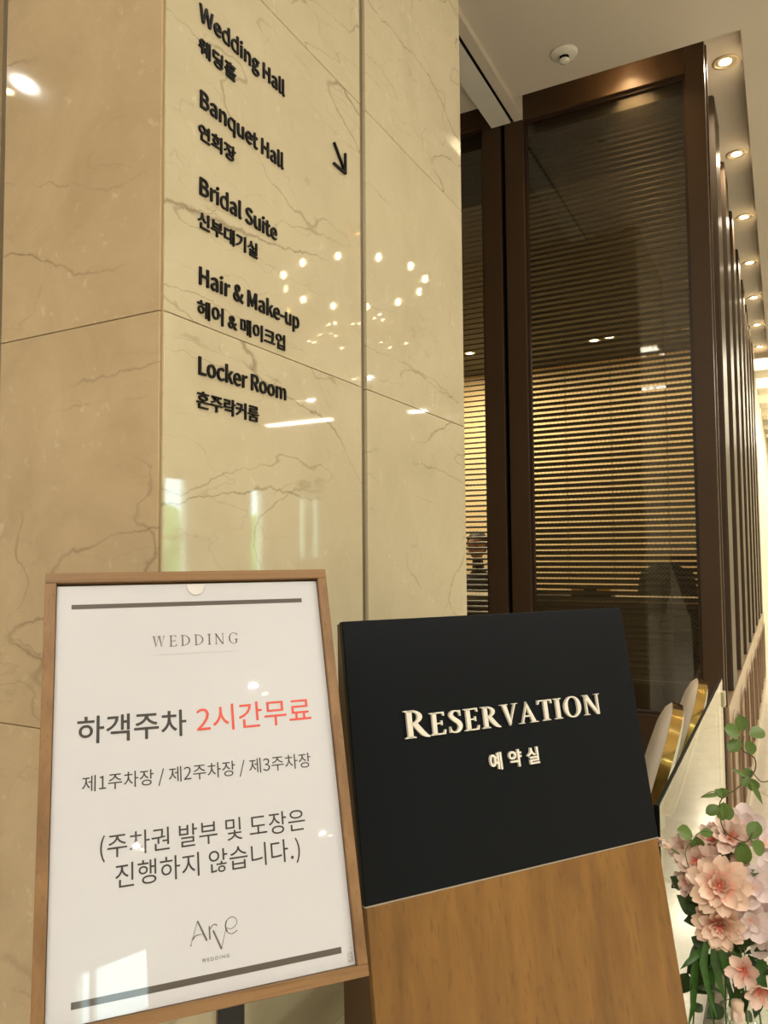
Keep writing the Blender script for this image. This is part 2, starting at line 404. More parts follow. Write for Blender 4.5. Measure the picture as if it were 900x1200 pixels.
struct('floor_outside', [((X1+0.3, Y0-6, -0.3), (X1+25, Y1+12, -0.12))], M_ground)
for k, (yy, hh) in enumerate([(13.6, 3.2), (17.6, 2.8), (21.6, 3.0), (25.6, 2.9)]):
    mb = MB(); bmesh.ops.create_icosphere(mb.bm, subdivisions=4, radius=1, matrix=Matrix.Translation((X1+4.6, yy, hh*0.48)) @ Matrix.Diagonal((1.3, 1.55, hh*0.52, 1)))
    for v_ in mb.bm.verts:
        v_.co += v_.normal*0.35*noise.noise(v_.co*1.7+V((k*7, 0, 0)))+v_.normal*0.12*noise.noise(v_.co*6)
    o = mb.build('hedge_bush', M_hedge)
    tag(o, 'green bush outside the hall windows, reflected in the pillar', 'bush', 'bushes outside the hall windows')

# ---- marble pillar
XP, YP = -0.832, 0.85           # right face and front face of the pillar
PE = 2.0917
pil = thing('wall_pillar', (XP-0.5, YP+0.5, 0), kind='structure')
MB().box((-2.4, YP+0.014, 0), (XP-0.014, PE-0.004, CEIL)).build('core', M_core, pil)
ZR = [0.0, 0.5584, 1.2181, 1.8778, 2.5375, 3.1972, CEIL]
g_ = 0.0007
for z0, z1 in zip(ZR, ZR[1:]):
    for x0, x1 in ((-2.4, -1.240), (-1.2142, XP-0.0055)):
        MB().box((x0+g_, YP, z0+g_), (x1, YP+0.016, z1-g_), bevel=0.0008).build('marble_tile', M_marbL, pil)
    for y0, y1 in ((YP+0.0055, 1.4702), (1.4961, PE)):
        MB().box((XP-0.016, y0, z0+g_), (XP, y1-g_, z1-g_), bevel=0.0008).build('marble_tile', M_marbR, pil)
MB().box((-1.240, YP+0.010, 0), (-1.2142, YP+0.016, CEIL)).build('joint_channel', M_bronze, pil)
MB().box((XP-0.016, 1.4702, 0), (XP-0.009, 1.4961, CEIL)).build('joint_channel', M_bronze, pil)
MB().box((XP-0.0105, YP+0.0035, 0), (XP-0.0035, YP+0.0105, CEIL)).build('corner_strip', M_edge, pil)

# ---- window wall
def window(name, ox0, ox1, ix0, ix1, iz0, iz1, top):
    t = thing(name, ((ox0+ox1)/2, YW, 0), kind='structure')
    MB().box((ox0, YW, 0), (ix0, YW+0.07, top), bevel=0.001).build('window_frame', M_frame, t)
    MB().box((ix1, YW, 0), (ox1, YW+0.07, top), bevel=0.001).build('window_frame', M_frame, t)
    MB().box((ix0, YW+0.001, iz1), (ix1, YW+0.07, top), bevel=0.001).build('window_frame', M_frame, t)
    MB().box((ix0, YW+0.001, iz0-0.15), (ix1, YW+0.07, iz0), bevel=0.001).build('window_frame', M_frame, t)
    MB().box((ix0, YW+0.012, 0), (ix1, YW+0.06, iz0-0.155), bevel=0.001).build('kick_panel', M_frame, t)
    s = MB(); a = 0.014
    s.box((ix0, YW+0.022, iz0), (ix0+a, YW+0.05, iz1)).box((ix1-a, YW+0.022, iz0), (ix1, YW+0.05, iz1))
    s.box((ix0+a, YW+0.022, iz0), (ix1-a, YW+0.05, iz0+a)).box((ix0+a, YW+0.022, iz1-a), (ix1-a, YW+0.05, iz1))
    s.build('glazing_stop', M_stop, t)
    box('glass_pane', (ix0+a, YW+0.034, iz0+a), (ix1-a, YW+0.039, iz1-a), M_glass, t)
    # diagonal wire netting cast in the pane
    wm = MB(); sp = 0.020; hw = 0.0006; yv = YW+0.0365
    W_, H_ = ix1-ix0-2*a, iz1-iz0-2*a
    n = int((W_+H_)/sp)
    for sgn in (1, -1):
        for k in range(1, n):
            c = k*sp
            u0, v0 = (c, 0) if c <= W_ else (W_, c-W_)
            u1, v1 = (0, c) if c <= H_ else (c-H_, H_)
            if sgn < 0: u0, u1 = W_-u0, W_-u1
            p, q = V((ix0+a+u0, yv, iz0+a+v0)), V((ix0+a+u1, yv, iz0+a+v1))
            d = (q-p).normalized(); s_ = V((0, 1, 0)).cross(d)*hw
            wm.bm.faces.new([wm.bm.verts.new(x) for x in (p-s_, q-s_, q+s_, p+s_)])
    tag(wm.build('wire_netting', M_wire, t, fix=False), kind='stuff')
    return t
window('window_1', -2.60, -1.250, -2.50, -1.350, 0.749, 3.769, 3.90)
w2 = window('window_2', -1.225, -0.257, -1.128, -0.342, 0.749, 3.746, 3.90)
struct('trim_2', [((-1.250, YW+0.03, 0), (-1.225, YW+0.06, 3.90))], M_black)
struct('wall_beside_window', [((X0, YW, 0), (-2.60, YW+0.07, 3.95))], M_frame)

# venetian blinds (real slats, tilted)
def blind(label, x0, x1, z0, z1, tilt, pitch=0.0284, wd=0.025, cords=(), place=None):
    t = thing('venetian_blind', ((x0+x1)/2, YW+0.115, z0), label, 'blind')
    yc = YW+0.115; n = int((z1-z0-0.05)/pitch)
    me = None
    mb = MB(); ca, sa = math.cos(tilt), math.sin(tilt)
    rows = []
    for x in (x0, x1):
        r_ = []
        for k in range(5):
            u = (k/4-0.5)*wd; bow = 0.0018*(1-(2*u/wd)**2)
            r_.append((x, u*ca - bow*sa, u*sa + bow*ca))
        rows.append(r_)
    A = [[mb.bm.verts.new((p[0]-(x0+x1)/2, p[1], p[2])) for p in r_] for r_ in rows]
    B = [[mb.bm.verts.new((p[0]-(x0+x1)/2, p[1]+0.0003*sa, p[2]-0.0003)) for p in r_] for r_ in rows]
    for k in range(4):
        mb.bm.faces.new((A[0][k], A[1][k], A[1][k+1], A[0][k+1])); mb.bm.faces.new((B[0][k+1], B[1][k+1], B[1][k], B[0][k]))
    me = bpy.data.meshes.new('slat'); mb.bm.to_mesh(me); mb.bm.free(); me.materials.append(M_slat)
    for i in range(n):
        o = bpy.data.objects.new('slat', me); COL.objects.link(o); o.parent = t
        o.location = (0, 0, 0.03+i*pitch)
    MB().box((x0, yc-0.012, z0-0.004), (x1, yc+0.012, z0+0.014), bevel=0.002).build('bottom_rail', M_slat, t)
    MB().box((x0, yc-0.016, z1-0.03), (x1, yc+0.016, z1), bevel=0.002).build('head_rail', M_slat, t)
    for cx in cords:
        MB().box((cx-0.0009, yc-0.0145, z0), (cx+0.0009, yc-0.0135, z1-0.02)).box((cx-0.0009, yc+0.0135, z0), (cx+0.0009, yc+0.0145, z1-0.02)).build('ladder_cord', M_cord, t)
    return t
blind('bronze venetian blind behind the wide netted window pane', -1.150, -0.322, 0.875, 3.735, math.radians(51), wd=0.026, cords=(-0.965, -0.74, -0.48))
blind('bronze venetian blind showing in the narrow gap beside the marble pillar', -2.48, -1.358, 0.875, 3.755, math.radians(30), cords=(-1.9, -1.62))

# ---- the office behind the blinds
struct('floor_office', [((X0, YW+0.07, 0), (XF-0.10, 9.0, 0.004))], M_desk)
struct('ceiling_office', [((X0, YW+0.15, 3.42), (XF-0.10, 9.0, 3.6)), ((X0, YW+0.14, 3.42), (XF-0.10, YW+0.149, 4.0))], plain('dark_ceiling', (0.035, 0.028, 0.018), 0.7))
struct('wall_office_back', [((X0, 7.6, 0), (XF-0.10, 7.7, 3.42))], M_room)
struct('wall_office_side', [((XF-0.12, YW+0.16, 0.004), (XF-0.10, 7.6, 3.42)), ((X0, YW+0.16, 0.004), (X0+0.05, 7.6, 3.42))], M_room)
counter = thing('office_counter', (-1.6, 4.7, 0), 'dark office counter with pale top behind the blinds', 'counter')
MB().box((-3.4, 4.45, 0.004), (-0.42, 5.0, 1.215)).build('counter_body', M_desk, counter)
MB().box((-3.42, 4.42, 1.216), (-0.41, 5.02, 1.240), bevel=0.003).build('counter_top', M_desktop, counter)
tr = thing('desk_organizer', (-1.02, 4.55, 1.2405), 'black desk holder with two yellow blocks on the counter behind the blinds', 'desk holder')
MB().box((-1.13, 4.50, 1.2405), (-0.90, 4.62, 1.262)).box((-1.06, 4.53, 1.262), (-0.98, 4.60, 1.305)).build('holder_body', M_pole, tr)
for xx in (-1.095, -0.945): MB().box((xx-0.035, 4.51, 1.2625), (xx+0.035, 4.58, 1.302), bevel=0.003).build('yellow_block', M_yellow, tr)
pp = MB()
pp.box((-1.33, 4.47, 1.2405), (-1.16, 4.60, 1.262)).build('paper_stack', M_white)
tag(bpy.data.objects['paper_stack'], 'white paper stack on the office counter behind the blinds', 'paper')
# dark padded office chair back, right end of the counter
oc = thing('office_chair', (-0.72, 5.5, 0.004), 'black office chair with rounded back behind the counter, seen through the blinds', 'chair')
MB().grid(lambda u, v: V((-0.72+(u-0.5)*0.34*(1-0.28*v**4), 5.45+0.08*(2*u-1)**2, 0.70+0.72*v*(1-0.10*(2*u-1)**2))), 14, 12).build('backrest', M_shirt, oc, smooth=True)
bk = bpy.data.objects['backrest']; md = bk.modifiers.new('thick', 'SOLIDIFY'); md.thickness = 0.06
MB().box((-0.92, 5.40, 0.45), (-0.50, 5.86, 0.54), bevel=0.02).build('seat', M_shirt, oc)
MB().tube([(-0.72, 5.66, 0.10), (-0.72, 5.66, 0.45)], 0.03, 10).tube([(-0.72, 5.42, 0.50), (-0.72, 5.42, 0.85)], 0.02, 8).build('column', M_pole, oc)
for k in range(5):
    a = 2*PI*k/5
    MB().tube([(-0.72, 5.66, 0.12), (-0.72+0.28*math.cos(a), 5.66+0.28*math.sin(a), 0.06)], 0.016, 6).ball((-0.72+0.28*math.cos(a), 5.66+0.28*math.sin(a), 0.033), 0.028).build('leg', M_pole, oc)

# a seated person in a dark shirt behind the left blind
def skin_body(name, verts, edges, radii, mat, parent):
    me = bpy.data.meshes.new(name); me.from_pydata([MW[parent.name].inverted() @ V(v) for v in verts], edges, [])
    o = link_mesh(name, me, mat, parent)
    md = o.modifiers.new('skin', 'SKIN'); md.use_smooth_shade = True
    for i, r in enumerate(radii):
        sv = me.skin_vertices[0].data[i]; sv.radius = r if isinstance(r, tuple) else (r, r)
    me.skin_vertices[0].data[0].use_root = True
    sd = o.modifiers.new('sub', 'SUBSURF'); sd.levels = 1; sd.render_levels = 2
    return o
PX, PY = -2.28, 6.0
per = thing('person', (PX, PY, 0.004), 'person in a dark shirt seated behind the left blind, only head and shoulders showing', 'person')
bx = lambda x, y, z: (PX+x, PY+y, z)
vb = [bx(0, 0, 0.62), bx(0, 0.01, 0.80), bx(0, 0.02, 1.02), bx(0, 0.02, 1.20), bx(0, 0.01, 1.33), bx(0, -0.01, 1.42), bx(0, -0.03, 1.50),
      bx(-0.17, 0.0, 1.24), bx(-0.24, -0.02, 1.00), bx(-0.16, -0.26, 0.95), bx(0.17, 0.0, 1.24), bx(0.24, -0.02, 1.00), bx(0.16, -0.26, 0.95),
      bx(-0.10, -0.10, 0.58), bx(-0.13, -0.48, 0.57), bx(-0.13, -0.50, 0.12), bx(0.10, -0.10, 0.58), bx(0.13, -0.48, 0.57), bx(0.13, -0.50, 0.12)]
eb = [(0,1),(1,2),(2,3),(3,4),(4,5),(5,6),(3,7),(7,8),(8,9),(3,10),(10,11),(11,12),(0,13),(13,14),(14,15),(0,16),(16,17),(17,18)]
rb = [(0.15,0.11),(0.14,0.10),(0.16,0.11),(0.15,0.10),0.06,0.048,0.05,0.07,0.05,0.035,0.07,0.05,0.035,0.09,0.07,0.05,0.09,0.07,0.05]
skin_body('body', vb, eb, rb, M_shirt, per)
hd = MB(); bmesh.ops.create_icosphere(hd.bm, subdivisions=3, radius=1, matrix=Matrix.Translation(bx(0, -0.03, 1.555)) @ Matrix.Diagonal((0.075, 0.092, 0.115, 1)))
for v_ in hd.bm.verts:
    r = v_.co-V(bx(0, -0.03, 1.555))
    if r.z < 0: v_.co.x -= r.x*0.28*min(1, -r.z/0.10)
    if r.y < -0.07 and abs(r.x) < 0.014 and abs(r.z+0.01) < 0.03: v_.co.y -= 0.018
hd.ball(bx(-0.077, -0.02, 1.55), 0.016, 8, 6, (0.5, 1, 1.7)).ball(bx(0.077, -0.02, 1.55), 0.016, 8, 6, (0.5, 1, 1.7))
hd.build('head', M_skin, per, smooth=True)
fe = MB()
for sx in (-1, 1):
    fe.ball(bx(sx*0.030, -0.112, 1.566), 0.011, 8, 6, (1.3, 0.5, 0.6)); fe.ball(bx(sx*0.030, -0.110, 1.585), 0.012, 8, 6, (1.5, 0.5, 0.3))
fe.build('eyes', M_hair, per)
MB().ball(bx(0, -0.108, 1.500), 0.018, 8, 6, (1.2, 0.5, 0.35)).build('mouth', M_red, per)
hr = MB(); bmesh.ops.create_icosphere(hr.bm, subdivisions=3, radius=1, matrix=Matrix.Translation(bx(0, -0.005, 1.588)) @ Matrix.Diagonal((0.090, 0.100, 0.105, 1)))
bmesh.ops.delete(hr.bm, geom=[v_ for v_ in hr.bm.verts if v_.co.y < PY-0.055 and v_.co.z < 1.615], context='VERTS')
hr.build('hair', M_hair, per, smooth=True)
for sx in (-1, 1):
    h = MB(); h.ball(bx(sx*0.15, -0.30, 0.955), 0.04, 10, 8, (0.9, 1.1, 0.45))
    for q in range(4): h.tube([bx(sx*0.15+(q-1.5)*0.018, -0.33, 0.957), bx(sx*0.15+(q-1.5)*0.019, -0.375-0.006*(q in (1, 2)), 0.952), bx(sx*0.15+(q-1.5)*0.019, -0.40-0.008*(q in (1, 2)), 0.938)], [0.0085, 0.008, 0.006], 6)
    h.tube([bx(sx*0.15-sx*0.030, -0.30, 0.957), bx(sx*0.15-sx*0.052, -0.335, 0.953), bx(sx*0.15-sx*0.054, -0.36, 0.948)], [0.010, 0.009, 0.007], 6)
    h.build('hand', M_skin, per, smooth=True)
st = thing('office_stool', (PX, PY+0.02, 0.004), 'dark padded stool under the seated person', 'stool')
MB().lathe([(0, 0.40), (0.20, 0.40), (0.215, 0.43), (0.20, 0.465), (0, 0.47)], Matrix.Translation((PX, PY+0.02, 0)), 20).build('seat', M_shirt, st, smooth=True)
MB().tube([(PX, PY+0.02, 0.03), (PX, PY+0.02, 0.41)], 0.028, 10).lathe([(0, 0.004), (0.2, 0.004), (0.2, 0.02), (0, 0.04)], Matrix.Translation((PX, PY+0.02, 0)), 20).build('column', M_pole, st)
OFFL = [(-1.46, 6.85, 10), (-1.32, 6.81, 0), (-0.81, 6.94, 7), (-0.68, 6.93, 0), (-2.6, 6.7, 75), (-3.4, 6.0, 60)]
M_odif = emitter('office_lens', (1, 0.85, 0.6), 14)
for k, (x, y, p) in enumerate(OFFL):
    l = thing('office_downlight', (x, y, 3.42), 'small round downlight in the dark office ceiling, glinting through the blinds', 'ceiling light', 'office downlights')
    mt = Matrix.Translation((x, y, 3.42))
    MB().lathe([(0.055, 0), (0.055, -0.005), (0.04, -0.006), (0.038, 0)], mt, 14).build('ring', M_ring, l)
    MB().lathe([(0.038, -0.003), (0, -0.003)], mt, 14).build('lens', M_odif, l)
    if p: area_light('office_light', (x, y, 3.405), 0.12, p, (1.0, 0.84, 0.56))

# ---- long side facade
NB = 8
fac = thing('wall_facade', (XF, 6.5, 0), kind='structure')
pitch = 0.765; ends = [4.231+pitch*k for k in range(NB)]; ow = 0.44
ys = YW+0.071
for k, e in enumerate(ends):
    s_ = e-ow
    MB().box((XF-0.085, ys, 0.80), (XF, s_, SLOT), bevel=0.0015).build('post', M_postm, fac)
    MB().box((XF-0.083, s_, 0.80), (XF-0.068, e, SLOT)).build('window_pane', M_stop, fac)
    MB().box((XF-0.083, e-0.012, 0.80), (XF-0.006, e-0.0005, SLOT)).build('reveal', M_fdark, fac)
    ys = e
MB().box((XF-0.085, ys, 0.80), (XF, 10.0, SLOT)).build('post', M_postm, fac)
MB().box((XF-0.085, YW+0.071, 0), (XF+0.006, 10.0, 0.80), bevel=0.002).build('wainscot', M_panel, fac)
MB().box((XF-0.02, YW+0.071, 0.0), (XF+0.014, 10.0, 0.10), bevel=0.002).build('skirting', M_panel, fac)
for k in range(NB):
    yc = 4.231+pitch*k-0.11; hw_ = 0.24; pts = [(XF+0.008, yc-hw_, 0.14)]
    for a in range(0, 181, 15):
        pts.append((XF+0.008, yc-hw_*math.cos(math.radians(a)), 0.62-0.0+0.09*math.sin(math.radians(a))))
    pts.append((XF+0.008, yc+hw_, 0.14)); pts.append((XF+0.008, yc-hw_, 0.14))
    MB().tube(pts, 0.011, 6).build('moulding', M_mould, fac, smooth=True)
# cream end beyond the facade, with ceiling beams
struct('wall_passage', [((XF-0.20, 10.0, 0), (XF+0.0, Y1, 4.1))], M_cream)
for k in range(6):
    o = tag(MB().box((XF, 9.9+k*1.1, CEIL-0.14), (3.0, 9.9+k*1.1+0.45, CEIL), bevel=0.004).build('trim_%d' % (3+k), M_cream), kind='structure')
for y in (9.4, 11.6, 13.8, 15.8):
    area_light('passage_lamp_light', (0.9, y, CEIL-0.16), 0.5, 60, (1.0, 0.90, 0.68))
    p = thing('passage_lamp', (0.9, y, CEIL-0.13), 'square ceiling lamp in the far passage', 'ceiling lamp', 'passage ceiling lamps')
    MB().box((0.65, y-0.25, CEIL-0.14), (1.15, y+0.25, CEIL)).build('housing', M_white, p)
    MB().box((0.68, y-0.22, CEIL-0.146), (1.12, y+0.22, CEIL-0.1405)).build('diffuser', M_panell, p)

# ------------------------------------------------------------------ lamps in the recessed slot
def downlight(x, y, z, label, group, power, n=20, R=0.048, spread=150, col=(1.0, 0.86, 0.62)):
    t = thing('downlight', (x, y, z), label, 'ceiling light', group)
    m = Matrix.Translation((x, y, z))
    MB().lathe([(R*1.25, 0.0), (R*1.25, -0.004), (R, -0.006), (R*0.93, 0.0)], m, n).build('ring', M_ring, t, smooth=True)
    MB().lathe([(R*0.93, -0.0005), (R*0.62, -0.0015), (R*0.60, -0.001)], m, n).build('reflector', M_ring, t, smooth=True)
    MB().lathe([(R*0.60, -0.0018), (R*0.3, -0.0035), (0, -0.004)], m, n).build('lens', M_lamp, t, smooth=True)
    if power: area_light('downlight_light', (x, y, z-0.012), R*1.3, power, col, spread=spread)
    return t
order = ['nearest', 'second nearest', 'third nearest', 'fourth nearest', 'fifth nearest', 'sixth nearest', 'seventh nearest', 'eighth nearest', 'ninth nearest', 'farthest']
for k in range(10):
    downlight(-0.178, 3.955+0.975*k, SLOT, 'round warm downlight in the recessed ceiling slot, %s of the row' % order[k], 'downlights in the slot along the facade', 5.5 if k < 6 else 3)
downlight(-0.60, 3.580, SLOT, 'downlight hidden in the slot above the wide window, lighting its brown head', None, 3.0, R=0.03, spread=110, col=(1, 0.66, 0.32))
PAIRS = [(3.27, -1.18), (3.47, -1.19), (5.13, -3.7), (5.3, -3.75), (-3.15, -0.60), (-3.285, -0.61), (1.3, 0.6), (1.5, 0.6), (6.8, -2.4), (7.0, -2.4), (4.4, 9.2), (4.6, 9.2), (3.0, 8.4), (3.2, 8.4), (-0.5, -1.6), (-0.3, -1.6), (2.2, 4.0), (2.2, 4.2), (6.5, 7.5), (6.7, 7.5)]
downlight(0.55, 1.9, CEIL, 'unseen round downlight added in the ceiling above the stands for extra light', None, 10, R=0.05, spread=160, col=WARM)  # unseen lamp added to brighten the chairs
PAIRS = [p for p in PAIRS if p not in ((2.2, 4.0), (2.2, 4.2), (1.3, 0.6), (1.5, 0.6))]
for k, (x, y) in enumerate(PAIRS):
    downlight(x, y, CEIL, 'round downlight in the hall ceiling behind the camera, seen only as a reflection', 'hall downlight pairs', 20 if k % 2 == 0 else 0, n=12, R=0.045, spread=160, col=WARM)
for k, (x0, y0, x1, y1) in enumerate(HALL_AND_FILL_PANELS):
    t = thing('hall_and_fill_panel', ((x0+x1)/2, (y0+y1)/2, CEIL), 'long warm ceiling light panel of the hall; some show as reflections, the others are unseen added fill', 'ceiling light', 'hall ceiling light panels')
    MB().box((x0-0.02, y0-0.02, CEIL-0.02), (x1+0.02, y1+0.02, CEIL)).build('housing', M_white, t)
    MB().box((x0, y0, CEIL-0.026), (x1, y1, CEIL-0.0205)).build('diffuser', M_panell, t)

# chandelier of the hall, reflected in the pillar
CX, CY = 0.94, 4.5
ch = thing('chandelier', (CX, CY, CEIL), 'round crystal chandelier with candle bulbs, seen as a reflection in the marble pillar', 'chandelier')
MB().lathe([(0, 0), (0.09, 0), (0.08, -0.03), (0.015, -0.04), (0, -0.04)], Matrix.Translation((CX, CY, CEIL)), 16).tube([(CX, CY, CEIL-0.03), (CX, CY, 3.05)], 0.012, 8).build('rod', M_gold, ch)
crys = MB()
for k in range(12):
    a = 2*PI*k/12+0.2; c_, s_ = math.cos(a), math.sin(a); R_ = 0.50
    MB().tube([(CX, CY, 3.12), (CX+0.2*c_, CY+0.2*s_, 3.02), (CX+0.4*c_, CY+0.4*s_, 3.10), (CX+R_*c_, CY+R_*s_, 3.28)], 0.009, 6).build('arm', M_gold, ch)
    MB().lathe([(0, 0), (0.012, 0), (0.012, 0.07), (0, 0.07)], Matrix.Translation((CX+R_*c_, CY+R_*s_, 3.29)), 8).build('candle', M_ivory, ch)
    MB().ball((CX+R_*c_, CY+R_*s_, 3.395), 0.011, 8, 6, (1, 1, 2.3)).build('bulb', M_bulb_glint, ch)
for k in range(260):
    a = random.random()*2*PI; zz = random.random(); r = (0.12+0.42*zz)*(0.5+0.5*random.random()) 
    crys.ball((CX+r*math.cos(a), CY+r*math.sin(a), 2.78+0.5*zz), 0.008+0.008*random.random(), 5, 3, (1, 1, 1.6))
tag(crys.build('crystal_drops', M_crys, ch), kind='stuff')

for k in range(22):  # added glowing beads imitate the sparkle of the crystal drops
    a = 2*PI*k*0.381966*1.0; r = 0.10+0.30*((k*7) % 22)/22; zz = 2.95+0.18*((k*5) % 22)/22
    MB().ball((CX+r*math.cos(a), CY+r*math.sin(a), zz), 0.0048, 6, 4).build('crystal_glint', M_bulb_glint, ch)
# smoke detector
SM = (-0.814, 3.332)
sd = thing('smoke_detector', (*SM, CEIL), 'round white smoke detector on the ceiling before the wide window', 'smoke detector')
mt = Matrix.Translation((*SM, CEIL))
MB().lathe([(0, 0), (0.062, 0), (0.060, -0.008), (0.052, -0.014), (0.030, -0.018), (0.022, -0.020)], mt, 32).build('base', M_white, sd, smooth=True)
MB().lathe([(0.021, -0.018), (0.021, -0.036), (0.016, -0.037), (0.015, -0.022)], mt, 24).build('sensor_ring', M_black, sd, smooth=True)
MB().lathe([(0.024, -0.0345), (0.022, -0.043), (0.012, -0.046), (0, -0.0465)], mt, 24).build('cap', M_white, sd, smooth=True)

